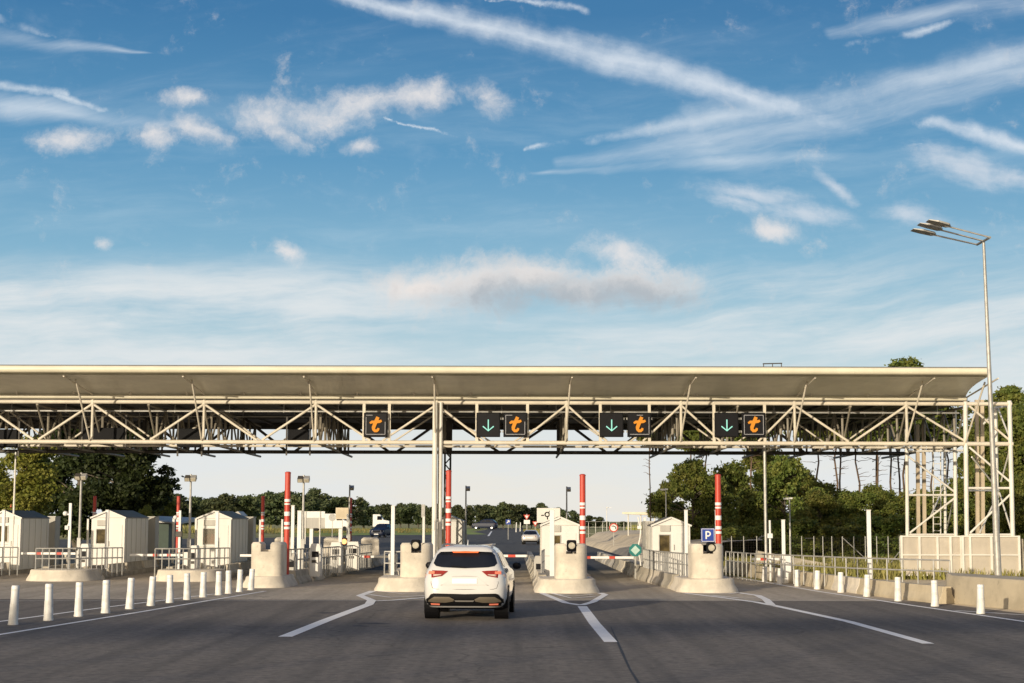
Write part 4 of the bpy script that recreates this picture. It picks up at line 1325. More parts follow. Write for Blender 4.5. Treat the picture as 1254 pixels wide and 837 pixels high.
items = [(x / 3.803, 560 + y0 / 3.803, 560 + y1 / 3.803, n, 0) for (x, y0, y1), n in zip(LB, LBn)] + [(x, y0, y1, n, 1) for (x, y0, y1), n in zip(RB, RBn)]
for i, (x, y0, y1, n, side) in enumerate(items):
    o = proto if i == 0 else copy_tree(proto)
    g_ = G(x, y1)
    o.location = g_
    h = P(x, y0, g_.y).z
    o.scale = (.86 + .1 * rnd.random(), .9, h / .8)
    o.rotation_euler = (R(rnd.gauss(0, 1.5)), R(rnd.gauss(0, 1.5)), rnd.random() * 6)
    o['label'] = 'white plastic bollard, ' + n
    o['group'] = 'white bollards along the right wall' if side else 'white bollards along the left line'
tiny = [(478, 648, 655, 'small far white bollard on the green verge left of the main column'), (632, 640, 652, 'far white cone post at the start of the roundabout verge'), (637, 640, 651, 'far white post beside the cone post on the verge')]
for x, y0, y1, n in tiny:
    o = copy_tree(proto); g_ = G(x, y1); o.location = g_; o.scale = (1, 1, P(x, y0, g_.y).z / .8); o['label'] = n; o['group'] = 'far white posts'
    if 'group' in o and False: pass

# ------------------------------------------------------------------ right-hand walls and fences
base = [G(893, 701), G(940, 709.5), G(1000, 719), G(1060, 728), G(1110, 734.5), G(1163, 740.5)]
k = 0
for a, c in zip(base[:-1], base[1:]):
    n = max(1, int(round((c - a).length / 3.2)))
    for j in range(n):
        p, q = a.lerp(c, j / n), a.lerp(c, (j + 1) / n - .006)
        o = thing('barrier_wall', 'low cream concrete barrier unit %s along the right edge' % (['farthest', 'second farthest', 'third farthest', 'fourth farthest', 'fifth farthest', 'sixth farthest', 'seventh farthest', 'eighth farthest', 'ninth farthest', 'tenth farthest', 'eleventh farthest', 'twelfth farthest'][min(k, 11)] + ' in the line'),
                  'concrete barrier', p, group='concrete barrier units along the right edge')
        b = MB(); jersey(b, (p.x, p.y + .2), (q.x, q.y + .2), .46, .24, .12)
        part(b, 'unit', M['concrete_tan' if k % 3 else 'concrete'], o, bevel=.01); k += 1
A, B2, C2 = G(1163, 739), G(1254, 748.5), G(1340, 757)
o = thing('retaining_wall', 'thick sandy concrete wall at the right edge, taller than the low barrier', 'concrete wall', A)
b = MB()
q = [(A.x, A.y), (C2.x, C2.y), (C2.x + 1.0, C2.y + 2.6), (A.x + .6, A.y + 2.6)]
b.prism(q, 0, .74, lay=[(.08, 0), (.05, .1), (0, .62), (-.06, .74)])
part(b, 'wall', M['concrete_tan'], o, True, bevel=.02)
o = thing('rubble_wall', 'low rough concrete wall sloping down behind the right railing', 'low wall', G(990, 700))
a, c = G(925, 698), G(1026, 701)
b = MB(); b.prism([(a.x, a.y), (c.x, c.y), (c.x, c.y + .5), (a.x, a.y + .5)], 0, .9, lay=[(.1, 0), (0, .3), (-.1, .85)])
b.v = [(x, y, z * (1 if x < c.x - .8 else .35)) for x, y, z in b.v]
part(b, 'wall', M['concrete_grey'], o, True)
# chain-link fence
posts = [884, 896, 911, 927, 944, 968, 982, 997, 1008, 1019, 1032, 1046, 1060, 1074, 1088, 1102]
FY = 74
o = thing('wire_fence', 'dark wire fence with pale slim posts before the right wood', 'fence', (P(884, 690, FY).x, FY, 0))
xs = [P(p, 680, FY).x for p in posts]
zt = 1.45
for x in xs:
    part(MB().tube((x, FY, 0), (x, FY, zt + .05), .022, n=6), 'post', M['galv'], o, True)
w = MB(); zz = .1
while zz < zt: w.tube((xs[0], FY, zz), (xs[-1], FY, zz), .004, n=3, caps=False); zz += .11
x = xs[0]
while x < xs[-1]: w.tube((x, FY, .05), (x, FY, zt), .004, n=3, caps=False); x += .12
part(w, 'mesh', M['dark_steel'], o)
b = MB(); b.tube((xs[10], FY + .02, zt), (xs[12], FY + .02, .5), .02); b.tube((xs[14], FY + .02, .2), (xs[15] + .3, FY + .02, 1.2), .02); part(b, 'stay', M['galv'], o)
# fence far behind the sandy bank
FY2 = 175
o = thing('field_fence', 'thin post fence on the grassy bank left of the flat shelter', 'fence', (P(712, 645, FY2).x, FY2, 0))
pp = MB(); ww = MB()
x0, x1 = P(712, 645, FY2).x, P(790, 645, FY2).x
n = 9
for k in range(n + 1): x = x0 + (x1 - x0) * k / n; part(MB().tube((x, FY2, 0), (x, FY2, 2.0), .03, n=5), 'post', M['galv'], o)
for z in (.8, 1.5, 2.1): ww.tube((x0, FY2, z), (x1, FY2, z), .018, n=4)
part(ww, 'wire', M['galv'], o)
# thin dark drainpipe-like mast at 937
X = P(937, 600, 64.5).x
o = thing('service_mast', 'slender grey mast under the truss, left of the short barrier arm', 'mast', (X, 64.5, 0))
MB().tube((0, 0, 0), (0, 0, ZB), .06, n=10).build('pole', M['galv'], o, True)
MB().box(-.1, -.1, 0, .1, .1, .05).build('foot_plate', M['galv'], o)
X = P(943, 660, 60).x
o = thing('camera_post', 'slim white post with small camera beside the grey mast', 'camera post', (X, 60, 0))
MB().tube((0, 0, 0), (0, 0, 2.2), .04, n=8).build('post', M['white'], o, True)
MB().box(-.1, -.12, 1.55, .08, .05, 1.72).build('camera', M['white'], o, bevel=.01)

# ------------------------------------------------------------------ tall triple street lamp
PY = 58.0
base = P(1222.5, 704, PY); base.z = 0
topc = P(1204.5, 295.5, PY)
o = thing('street_lamp', 'tall galvanised street lamp with three flat heads in front of the tower', 'street lamp', base)
b = MB(); tv = topc - base
b.tube((0, 0, 0), (tv.x * .5, tv.y * .5, tv.z * .5), .125, .085, n=16); b.tube((tv.x * .5, tv.y * .5, tv.z * .5), tuple(tv), .085, .05, n=16)
b.build('pole', M['galv'], o, True)
nb, nf = P(1212.5, 291, PY - .78) - base, P(1196.5, 299.8, PY + .78) - base
MB().tube(nb, nf, .045, n=8).build('cross_bar', M['galv'], o, True)
mm_ = (nb + nf) / 2
for (s0, hx, hy, YY) in ((nb, 1135.5, 271, PY - .78), (mm_, 1124.8, 275, PY), (nf, 1116.7, 282, PY + .78)):
    tip = P(hx, hy, YY) - base
    d = (tip - s0); 
    MB().tube(s0, s0 + d * .72, .03, n=8).build('arm', M['galv'], o, True)
    h = MB(); a_ = s0 + d * .64; q_ = d.normalized(); side = Vector((0, 1, 0)); up = q_.cross(side)
    if up.z < 0: up = -up
    Lh = (tip - a_).length
    sec = [(0, .10, .04), (.10, .28, .06), (Lh * .6, .31, .06), (Lh, .24, .02)]
    vs = []
    for (l, wd, th) in sec:
        for sx, sz in ((-1, 0), (1, 0), (1, 1), (-1, 1)): vs.append(a_ + q_ * l + side * sx * wd + up * (sz * th))
    fs = [(0, 1, 2, 3), (15, 14, 13, 12)]
    for k in range(3):
        for e in range(4): fs.append((4 * k + e, 4 * k + (e + 1) % 4, 4 * k + 4 + (e + 1) % 4, 4 * k + 4 + e))
    h.add(vs, fs); hd = h.build('lamp_head', M['galv'], o)
MB().lathe([(.26, 0), (.26, .04), (.18, .06)], 16).build('foot_plate', M['galv'], o)

# ------------------------------------------------------------------ cars
class Body:
    """car shell as a stack of rounded plan outlines; y = 0 at the tail, growing forwards"""
    def __init__(s, rows, n=5.0, m=16.0):
        s.rows = rows; s.n = n; s.m = m          # (z, half width, tail y, nose y)

    def row(s, z):
        rs = s.rows
        if z <= rs[0][0]: return rs[0][1:]
        for a, c in zip(rs[:-1], rs[1:]):
            if a[0] <= z <= c[0]:
                t = (z - a[0]) / max(1e-6, c[0] - a[0])
                return tuple(a[i] + (c[i] - a[i]) * t for i in (1, 2, 3))
        return rs[-1][1:]

    def tail(s, x, z, off=0.0, front=False):
        w, r, f = s.row(z); mid, half = (r + f) / 2, (f - r) / 2
        k = half * max(0.0, 1 - min(1, abs(x) / w) ** s.n) ** (1 / s.m)
        return (x, mid + k + off, z) if front else (x, mid - k - off, z)

    def side(s, y, z, sg, off=0.0):
        w, r, f = s.row(z); mid, half = (r + f) / 2, (f - r) / 2
        return (sg * (w * max(0.0, 1 - min(1, abs((y - mid) / half)) ** s.m) ** (1 / s.n) + off), y, z)

    def mesh(s, N=72):
        b = MB(); vs = []
        rows = []
        for a, c in zip(s.rows[:-1], s.rows[1:]):
            rows.append(a)
            if c[0] - a[0] > .06: rows.append(tuple((a[i] + c[i]) / 2 for i in range(4)))
        rows.append(s.rows[-1])
        for (z, w, r, f) in rows:
            mid, half = (r + f) / 2, (f - r) / 2
            for k in range(N):
                t = 2 * math.pi * (k + .5) / N
                t = t - .20 * math.sin(4 * t) if s.m > 6 else t
                c, sn = math.cos(t), math.sin(t)
                vs.append((w * math.copysign(abs(c) ** (2 / s.n), c), mid + half * math.copysign(abs(sn) ** (2 / s.m), sn), z))
        fs = [(j * N + k, j * N + (k + 1) % N, (j + 1) * N + (k + 1) % N, (j + 1) * N + k) for j in range(len(rows) - 1) for k in range(N)]
        fs.append(tuple(range(N))[::-1]); fs.append(tuple((len(rows) - 1) * N + k for k in range(N)))
        return b.add(vs, fs)

    def patch(s, top, bot, off, kind='tail', th=.02, rows=5):
        """strip of surface between two curves of (x or y, z)"""
        b = MB(); n = len(top); vs = []
        for o_ in (off, off - th):
            for j in range(rows + 1):
                for (a, c) in zip(top, bot):
                    u = a[0] + (c[0] - a[0]) * j / rows; z = a[1] + (c[1] - a[1]) * j / rows
                    if kind == 'tail': vs.append(s.tail(u, z, o_))
                    elif kind == 'nose': vs.append(s.tail(u, z, o_, True))
                    else: vs.append(s.side(u, z, 1 if kind == 'right' else -1, o_))
        fs = []; m = (rows + 1) * n
        for j in range(rows):
            for i in range(n - 1):
                a = j * n + i; fs.append((a, a + 1, a + n + 1, a + n)); fs.append((m + a, m + a + n, m + a + n + 1, m + a + 1))
        ring = [i for i in range(n)] + [j * n + n - 1 for j in range(1, rows + 1)] + [rows * n + i for i in range(n - 2, -1, -1)] + [j * n for j in range(rows - 1, 0, -1)]
        for i in range(len(ring)):
            a, c = ring[i], ring[(i + 1) % len(ring)]
            fs.append((a, c, m + c, m + a))
        return b.add(vs, fs)


def interp(pts, n=16):
    xs = [p[0] for p in pts]; zs = [p[1] for p in pts]
    out = []
    for k in range(n + 1):
        x = xs[0] + (xs[-1] - xs[0]) * k / n
        out.append((x, float(np.interp(x, xs, zs))))
    return out


def wheel(par, x, y, r=.345, w=.22):
    sg = 1 if x > 0 else -1
    o = MB(); prof_ = [(r * .62, -w / 2), (r * .93, -w / 2), (r, -w / 2 + .035), (r, w / 2 - .035), (r * .93, w / 2), (r * .62, w / 2)]
    vs = []; n = 28
    for rr, xx in prof_:
        for k in range(n):
            t = 2 * math.pi * k / n; vs.append((x + xx, y + rr * math.cos(t), r + rr * math.sin(t)))
    fs = [(j * n + k, j * n + (k + 1) % n, (j + 1) * n + (k + 1) % n, (j + 1) * n + k) for j in range(len(prof_) - 1) for k in range(n)]
    o.add(vs, fs)
    wh = o.build('wheel', M['tyre'], par, True)
    q = MB(); xo = x + sg * (w / 2 - .03)
    q.tube((xo - sg * .1, y, r), (xo, y, r), r * .62, n=24)
    for k in range(5):
        t = 2 * math.pi * k / 5
        q.bar((xo + sg * .008, y, r), (xo + sg * .008, y + math.cos(t) * r * .58, r + math.sin(t) * r * .58), .05, .03)
    q.build('rim', M['rim'], wh)
    return wh


def make_car(label, cat, loc, rz, paint, H=1.62, Wd=1.84, L=4.42, suv=True, scale=1.0, front_view=False, name='car'):
    o = thing(name, label, cat, loc, rz)
    o.scale = (scale,) * 3
    hw = Wd / 2
    if suv:
        rows = [(.26, hw - .12, .16, L - .12), (.34, hw - .05, .07, L - .05), (.46, hw - .01, .0, L), (.62, hw, .0, L), (.80, hw, .01, L - .03), (.93, hw - .01, .03, L - .12),
                (1.00, hw - .03, .055, L - .42), (1.06, hw - .06, .08, L - 1.15), (1.12, hw - .095, .12, L - 1.32), (1.28, hw - .165, .25, L - 1.60), (1.42, hw - .235, .37, L - 1.86),
                (1.50, hw - .29, .44, L - 2.02), (1.555, hw - .37, .50, L - 2.2), (1.59, hw - .50, .60, L - 2.45), (1.60, hw - .62, .75, L - 2.6)]
    else:
        k = H / 1.45
        rows = [(.22, hw - .10, .14, L - .12), (.32, hw - .03, .04, L - .04), (.48, hw, .0, L), (.66, hw, .01, L - .02), (.80 * k, hw - .02, .03, L - .12), (.88 * k, hw - .05, .06, L - .5),
                (.93 * k, hw - .09, .12, L - 1.1), (1.10 * k, hw - .18, .35, L - 1.45), (1.26 * k, hw - .25, .58, L - 1.75), (1.36 * k, hw - .32, .80, L - 2.0), (1.41 * k, hw - .46, 1.0, L - 2.3), (1.42 * k, hw - .6, 1.15, L - 2.5)]
    B = Body(rows, 6.0)
    body = B.mesh().build('body', paint, o, True, ang=50)
    kk = 1.0 if suv else H / 1.62
    def Zs(z): return z * kk if not suv else z
    # glass
    if suv:
        wt = interp([(-.635, 1.40), (-.60, 1.445), (-.5, 1.462), (0, 1.468), (.5, 1.462), (.60, 1.445), (.635, 1.40)], 24)
        wb = interp([(-.70, 1.22), (-.66, 1.165), (-.5, 1.135), (0, 1.115), (.5, 1.135), (.66, 1.165), (.70, 1.22)], 24)
        B.patch(wt, wb, .012, 'tail').build('rear_window', M['glass_dark'], o, True)
        sp = B.patch(interp([(-.56, 1.50), (0, 1.515), (.56, 1.50)], 16), interp([(-.59, 1.463), (0, 1.483), (.59, 1.463)], 16), .09, 'tail', .12, 3)
        sp = sp.build('spoiler', paint, o, True)
        B.patch(interp([(-.30, 1.478), (.30, 1.478)], 8), interp([(-.27, 1.445), (.27, 1.445)], 8), .10, 'tail', .04, 2).build('high_brake_light', M['brake_top'], o)
        # rear wiper
        a_, c_ = B.tail(0.02, 1.13, .03), B.tail(-.30, 1.16, .03)
        MB().tube(a_, c_, .010, n=6).build('wiper', M['black'], o)
        for sg, kd in ((1, 'right'), (-1, 'left')):
            for y0, y1 in ((.62, 1.05), (1.12, 1.95), (2.02, 2.85)):
                f0 = 0 if y0 > 1 else .12
                B.patch(interp([(y0 + f0 + (.06 if y0 < 1 else 0), 1.44), (min(y1, 2.55), 1.44)], 6), interp([(y0, 1.13 if y0 > 1 else 1.17), (y1, 1.13)], 6), .010, kd, .015, 4).build('side_window', M['glass_dark'], o, True)
            # tail lamp
            t_ = [(sg * .37, 1.055), (sg * .50, 1.065), (sg * .70, 1.07), (sg * .86, 1.08)]
            b_ = [(sg * .40, 1.03), (sg * .50, .95), (sg * .70, .915), (sg * .885, .90)]
            tl = B.patch(t_, b_, .022, 'tail', .03, 4).build('tail_light', M['tail_red'], o, True)
            B.patch([(sg * .66, 1.05), (sg * .79, 1.055)], [(sg * .66, .995), (sg * .80, .99)], .034, 'tail', .01, 3).build('bulb', M['tail_hot'], tl)
            B.patch([(sg * .50, .988), (sg * .66, .985), (sg * .86, .985)], [(sg * .52, .968), (sg * .66, .945), (sg * .875, .935)], .036, 'tail', .01, 2).build('clear_lens', M['tail_clear'], tl)
            # skid trim and reflector
            B.patch([(sg * .22, .445), (sg * .33, .50), (sg * .66, .50), (sg * .78, .43)], [(sg * .24, .40), (sg * .40, .375), (sg * .66, .375), (sg * .80, .39)], .055, 'tail', .03, 3).build('bumper_trim', M['trim_grey'], o, True)
            B.patch([(sg * .54, .352), (sg * .74, .356)], [(sg * .54, .318), (sg * .73, .322)], .058, 'tail', .02, 2).build('reflector', M['tail_hot'], o)  # reflector given the bulb's glow, though it is no lamp
            # mirror
            m1 = MB(); m1.lathe([(0.0, -.10), (.07, -.085), (.105, -.02), (.105, .03), (.07, .09), (0, .105)], 14)
            m1.v = [(sg * (hw + .10) + x * 1.0, L - 1.62 + y * .75, 1.10 + z * .80) for x, y, z in m1.v]
            mr = m1.build('mirror', M['black_gloss'], o, True)
            # roof rail
            rl = MB(); pts = [B.side(y, 1.52, sg, -.03) for y in (.62, .78, 1.3, 2.0, 2.35)]
            zz = [1.50, 1.585, 1.60, 1.60, 1.55]
            pts = [Vector((p[0] * .97, p[1], z_ + .012)) for p, z_ in zip(pts, zz)]
            for a, c in zip(pts[:-1], pts[1:]): rl.tube(a, c, .02, n=8)
            rl.build('roof_rail', M['trim_silver'], o, True)
            # wheel arch cladding
            for yc in (.86, L - .88):
                ac = MB()
                for q in range(14):
                    t0, t1 = math.pi * q / 14, math.pi * (q + 1) / 14
                    for t_a, t_b in ((t0, t1),):
                        vs = []
                        for tt in (t_a, t_b):
                            for rr in (.37, .45):
                                vs.append(B.side(yc + rr * math.cos(tt), .345 + rr * math.sin(tt) * .92, sg, .012))
                        ac.add(vs, [(0, 1, 3, 2)])
                ac.build('arch_trim', M['black'], o)
                MB().tube((sg * (hw + .004), yc, .345), (sg * (hw - .3), yc, .345), .375, n=28).build('wheel_well', M['black'], o)
        # bumper cladding: black, chamfered upper edge
        B.patch(interp([(-.905, .42), (-.80, .47), (-.72, .575), (-.2, .565), (0, .56), (.2, .565), (.72, .575), (.80, .47), (.905, .42)], 32), interp([(-.905, .30), (.905, .30)], 32), .030, 'tail', .08, 5).build('bumper', M['black'], o, True)
        B.patch(interp([(-.22, .425), (.22, .425)], 6), interp([(-.19, .395), (.19, .395)], 6), .062, 'tail', .03, 2).build('bumper_strip', M['trim_silver'], o)
        MB().box(-.62, 1.3, .17, .62, 3.0, .27).build('underbody', M['black'], o)
        # tailgate: recess, plate, seam, badge-free panel
        B.patch([(-.28, .935), (0, .94), (.28, .935)], [(-.50, .76), (0, .745), (.50, .76)], .010, 'tail', .02, 4).build('plate_recess', paint, o, True)
        B.patch([(-.27, .895), (.27, .895)], [(-.27, .785), (.27, .785)], .022, 'tail', .008, 2).build('number_plate', M['plate'], o)
        sm = MB()
        seam = [(-.72, 1.08), (-.735, .80), (-.70, .69), (-.62, .665), (0, .66), (.62, .665), (.70, .69), (.735, .80), (.72, 1.08)]
        seam = [B.tail(a, z, .002) for a, z in seam]
        for a, c in zip(seam[:-1], seam[1:]): sm.tube(a, c, .004, n=5)
        sm.build('tailgate_seam', M['black'], o)
        rc = MB(); pts = [B.tail(a, z, .004) for a, z in ((-.52, .75), (-.47, .765), (-.27, .935), (0, .945), (.27, .935), (.47, .765), (.52, .75))]
        for a, c in zip(pts[:-1], pts[1:]): rc.tube(a, c, .006, n=5)
        rc.build('recess_edge', M['trim_silver'], o)
        dn = MB(); dn.tube((-.0, .95, 1.60), (-.0, 1.03, 1.72), .012, .006, n=6); dn.build('aerial', M['white'], o)
        # headrests and driver seen through the glass stay hidden: the glass is dark
    else:
        k = H / 1.45
        B.patch(interp([(-.52, 1.31 * k), (0, 1.33 * k), (.52, 1.31 * k)], 12), interp([(-.66, .98 * k), (0, .96 * k), (.66, .98 * k)], 12), .012, 'tail').build('rear_window', M['glass_dark'], o, True)
        B.patch(interp([(-.50, 1.31 * k), (0, 1.33 * k), (.50, 1.31 * k)], 12), interp([(-.68, .96 * k), (0, .94 * k), (.68, .96 * k)], 12), .012, 'nose').build('windscreen', M['glass_dark'], o, True)
        for sg, kd in ((1, 'right'), (-1, 'left')):
            for y0, y1 in ((1.0, 1.85), (1.92, 2.7)):
                B.patch(interp([(y0 + .2, 1.30 * k), (min(y1, L - 2.0), 1.30 * k)], 6), interp([(y0, .98 * k), (y1, .98 * k)], 6), .010, kd, .015, 3).build('side_window', M['glass_dark'], o, True)
            B.patch([(sg * .50, .86 * k), (sg * (hw - .06), .84 * k)], [(sg * .52, .70 * k), (sg * (hw - .05), .66 * k)], .02, 'tail', .02, 3).build('tail_light', M['tail_red'], o)
            B.patch([(sg * .46, .72 * k), (sg * (hw - .06), .76 * k)], [(sg * .50, .62 * k), (sg * (hw - .05), .62 * k)], .02, 'nose', .02, 3).build('headlight', M['tail_clear'] if not front_view else M['plate'], o)
            m1 = MB(); m1.box(-.1, -.05, -.07, .1, .05, .07); m1.v = [(sg * (hw + .06) + x, L - 1.45 + y, 1.0 * k + z) for x, y, z in m1.v]
            m1.build('mirror', M['black_gloss'], o, bevel=.02)
        B.patch([(-.26, .70 * k), (.26, .70 * k)], [(-.26, .60 * k), (.26, .60 * k)], .02, 'tail', .01, 2).build('number_plate', M['plate'], o)
        B.patch([(-.26, .44), (.26, .44)], [(-.26, .34), (.26, .34)], .03, 'nose', .01, 2).build('number_plate', M['plate'], o)
        B.patch(interp([(-.40, .66 * k), (.40, .66 * k)], 6), interp([(-.40, .52 * k), (.40, .52 * k)], 6), .02, 'nose', .02, 2).build('grille', M['black'], o)
        B.patch(interp([(-.82, .36), (.82, .36)], 12), interp([(-.78, .24), (.78, .24)], 12), .02, 'tail', .05, 2).build('bumper', M['black'], o)
    for sg in (-1, 1):
        for yc in (.86 if suv else .78, L - .88):
            wheel(o, sg * (hw - .12), yc, .345 if suv else .31)
    return o


cl = G(568.5, 760.5)
make_car('white SUV seen from behind, driving up to the middle lane', 'car', (cl.x, cl.y, .012), R(-2.6), M['car_white'], name='car')
q = G(649, 667)
make_car('silver hatchback seen from behind beyond the open middle lane', 'car', (q.x, q.y, .0), R(-4), M['car_silver'], H=1.38, Wd=1.66, L=3.9, suv=False, scale=.98)
q = G(466, 658.6)
make_car('dark car coming towards the toll beyond the left railing', 'car', (q.x + .6, q.y + 4.3, .0), R(180 - 14), M['car_dark'], H=1.62, Wd=1.80, L=4.3, suv=False, scale=1.10, front_view=True)
q = G(600, 648.6)
make_car('dark blue car turning beyond the verge in front of the far trees', 'car', (q.x + 1.8, q.y, .022), R(78), M['car_dark'], H=1.8, Wd=1.9, L=4.4, suv=False, scale=1.45)

# vans far left
def van(label, px, py, hgt, Lp, Y, rz, m):
    X = P(px, py, Y).x; zb = max(.0, P(px, py, Y).z)
    o = thing('van', label, 'van', (X, Y, zb), rz)
    L, H_ = Lp, hgt
    b = MB(); b.add([(-L / 2, -.95, .35), (L / 2, -.95, .35), (L / 2, -.95, H_ * .55), (L / 2 - .9, -.92, H_ * .62), (L / 2 - 1.5, -.88, H_), (-L / 2, -.88, H_),
                     (-L / 2, .95, .35), (L / 2, .95, .35), (L / 2, .95, H_ * .55), (L / 2 - .9, .92, H_ * .62), (L / 2 - 1.5, .88, H_), (-L / 2, .88, H_)],
                    [(0, 1, 2, 3, 4, 5), (11, 10, 9, 8, 7, 6), (0, 6, 7, 1), (1, 7, 8, 2), (2, 8, 9, 3), (3, 9, 10, 4), (4, 10, 11, 5), (5, 11, 6, 0)])
    b.build('body', m, o, bevel=.06)
    MB().box(L / 2 - 1.9, -.965, H_ * .62, L / 2 - 1.15, -.93, H_ * .88).build('side_window', M['glass_dark'], o)
    for x in (-L / 2 + .8, L / 2 - .8):
        for y in (-.86, .86):
            MB().tube((x, y - .1, .33), (x, y + .1, .33), .33, n=16).build('wheel', M['tyre'], o, True)
    return o


van('white van parked beyond the grass, under the beige hoarding', 405, 650.5, 2.4, 5.6, 230, 0, M['white'])
van('white van behind the dark oncoming car', 467, 648, 2.3, 2.6, 262, 0, M['white'])

# ------------------------------------------------------------------ far signs and boards
def board(label, x0, x1, y0, y1, Y, m, extra=None, name='sign_board', cat='board', nposts=2, two=None):
    a, c = P(x0, y1, Y), P(x1, y0, Y)
    o = thing(name, label, cat, ((a.x + c.x) / 2, Y, 0))
    w, h = (c.x - a.x) / 2, c.z - a.z
    MB().box(-w, -.03, a.z, w, .03, c.z).build('panel', m, o, bevel=.01)
    if two: MB().box(-w - .01, -.05, a.z + h * .0, w + .01, -.032, a.z + h * two).build('lower_panel', M['booth_grey'], o)
    for k in range(nposts):
        x = -w * .6 + (1.2 * w) * k / max(1, nposts - 1) if nposts > 1 else 0
        MB().bar((x, .06, 0), (x, .06, c.z - .02), .08, .05).build('post', M['galv'], o)
        if two: MB().bar((x, -.09, 0), (x, -.09, c.z), .09, .05).build('post', M['steel_white'], o)
    return o


board('big sign seen from behind, white above and grey below, left of centre', 368, 398, 626.5, 647, 150, M['white'], two=.62)
board('beige hoarding on one leg behind the slim pole with the lamp', 411, 428, 622, 636, 200, M['dirt'], nposts=1)
bd = board('cream direction board with a black roundabout symbol', 657.5, 686, 622.5, 640.5, 130, M['booth'])
cx_, cz_ = P(670, 630.3, 130), 0
b = MB(); ring = [(math.cos(t) * .17, math.sin(t) * .17) for t in [2 * math.pi * k / 18 for k in range(19)]]
b.stroke([(x + cx_.x - bd.location.x, z + cx_.z) for x, z in ring], .09, -.05, .01)
for j, (x0, z0, x1, z1) in enumerate(((-.25, -.06, -.48, -.08), (.14, .18, .30, .40), (.02, -.22, .02, -.40))):
    b.stroke([(x0 + cx_.x - bd.location.x, z0 + cx_.z), (x1 + cx_.x - bd.location.x, z1 + cx_.z)], .08, -.053 - j * .002, .01)
b.build('roundabout_symbol', M['black'], bd)


def disc_sign(label, px, py, r, Y, face, ring_m=None, kind='disc', zpost=0, symbol=None, name='road_sign'):
    c = P(px, py, Y)
    o = thing(name, label, 'road sign', (c.x, Y, 0))
    rr = r / FPX * Y
    def poly(n, rad, rot=0): return [(rad * math.cos(rot + 2 * math.pi * k / n), rad * math.sin(rot + 2 * math.pi * k / n)) for k in range(n)]
    if kind == 'disc': pts = poly(22, rr); inn = poly(22, rr * .74)
    elif kind == 'tri_down': pts = poly(3, rr * 1.15, -math.pi / 2); inn = poly(3, rr * .62, -math.pi / 2)
    elif kind == 'tri_up': pts = poly(3, rr * 1.15, math.pi / 2); inn = poly(3, rr * .62, math.pi / 2)
    elif kind == 'hex': pts = poly(8, rr, math.pi / 8); inn = poly(4, rr * .72, 0)
    else: pts = poly(4, rr * 1.3, math.pi / 4); inn = None
    def slab(ps, y0, y1):
        b = MB(); n = len(ps)
        b.add([(x, y0, z + c.z) for x, z in ps] + [(x, y1, z + c.z) for x, z in ps], [tuple(range(n)), tuple(range(n, 2 * n))[::-1]] + [(i, n + i, n + (i + 1) % n, (i + 1) % n) for i in range(n)])
        return b
    slab(pts, -.02, .0).build('panel', ring_m or face, o)
    if inn and ring_m: slab(inn, -.03, -.021).build('face', face, o)
    if symbol:
        b = MB()
        for j, (ps, w) in enumerate(symbol): b.stroke([(x * rr, z * rr + c.z) for x, z in ps], w * rr, -.04 - .003 * j, .006)
        b.build('symbol', M['black'] if face is M['white'] else M['white'], o)
    MB().bar((0, .03, 0), (0, .03, c.z + rr * .6), .06, .04).build('post', M['galv'], o)
    return o


disc_sign('round red-rimmed turn sign on the sandy bank', 751.5, 646.5, 5.5, 120, M['white'], M['red'], symbol=[([(.45, -.35), (.45, .1), (.1, .35), (-.5, .35)], .2)])
disc_sign('teal sign with pale diamond at the end of the right booth railing', 778, 674, 8, 62, M['pale_teal'], M['teal'], 'hex')
disc_sign('upper yield triangle above the white panel on the roundabout verge', 645, 633, 4, 170, M['white'], M['red'], 'tri_down')
disc_sign('second yield triangle near the cream direction board', 655.5, 641, 4, 170, M['white'], M['red'], 'tri_down')
disc_sign('small square blue arrow sign by the far blue car', 622.3, 639.5, 3.2, 190, M['blue'], None, 'square', symbol=[([(-.5, -.4), (.4, .5)], .35), ([(.4, .5), (-.2, .5)], .3), ([(.4, .5), (.4, -.1)], .3)])
disc_sign('round grey back of a sign beside the beige hoarding', 407, 634, 4.5, 160, M['galv'], None)
board('small white panel under the yield triangle', 641.5, 649, 637, 642, 169.5, M['white'], nposts=1)
# blue-grey slim banner at 518
board('narrow grey upright panel before the far trees left of the column', 516, 520.5, 618, 634, 190, M['galv'], nposts=1)
# white curl post next to the teal sign
X = P(783, 650, 63).x
o = thing('camera_post', 'slim bent white post beside the teal sign', 'camera post', (X, 63, .16))
b = MB(); prev = None
for k in range(9):
    z = k * .27; x = .05 * math.sin(z * 5)
    if prev: b.tube(prev, (x, 0, z), .028, n=8)
    prev = (x, 0, z)
b.build('post', M['white'], o, True)
MB().box(-.08, -.1, 1.7, .08, .06, 1.82).build('camera', M['white'], o, bevel=.01)
# flat shelter behind
Y = 130
a, c = P(762, 630, Y), P(812, 627, Y)
o = thing('flat_shelter', 'flat cream roofed shelter on thin legs behind the sandy bank', 'shelter', (a.x, Y, 0))
h = P(780, 629, Y).z
MB().add([(0, 0, h - .05), (c.x - a.x, 0, h - .16), (c.x - a.x, 5, h - .16), (.6, 5, h - .05), (0, 0, h + .1), (c.x - a.x, 0, h + .1), (c.x - a.x, 5, h + .1), (.6, 5, h + .1)],
         [(0, 3, 2, 1), (4, 5, 6, 7), (0, 1, 5, 4), (1, 2, 6, 5), (2, 3, 7, 6), (3, 0, 4, 7)]).build('roof', M['fascia'], o)
for x in (.5, 1.5, 2.6): MB().tube((x, .4, 0), (x, .4, h - .1), .05).build('leg', M['steel_white'], o)
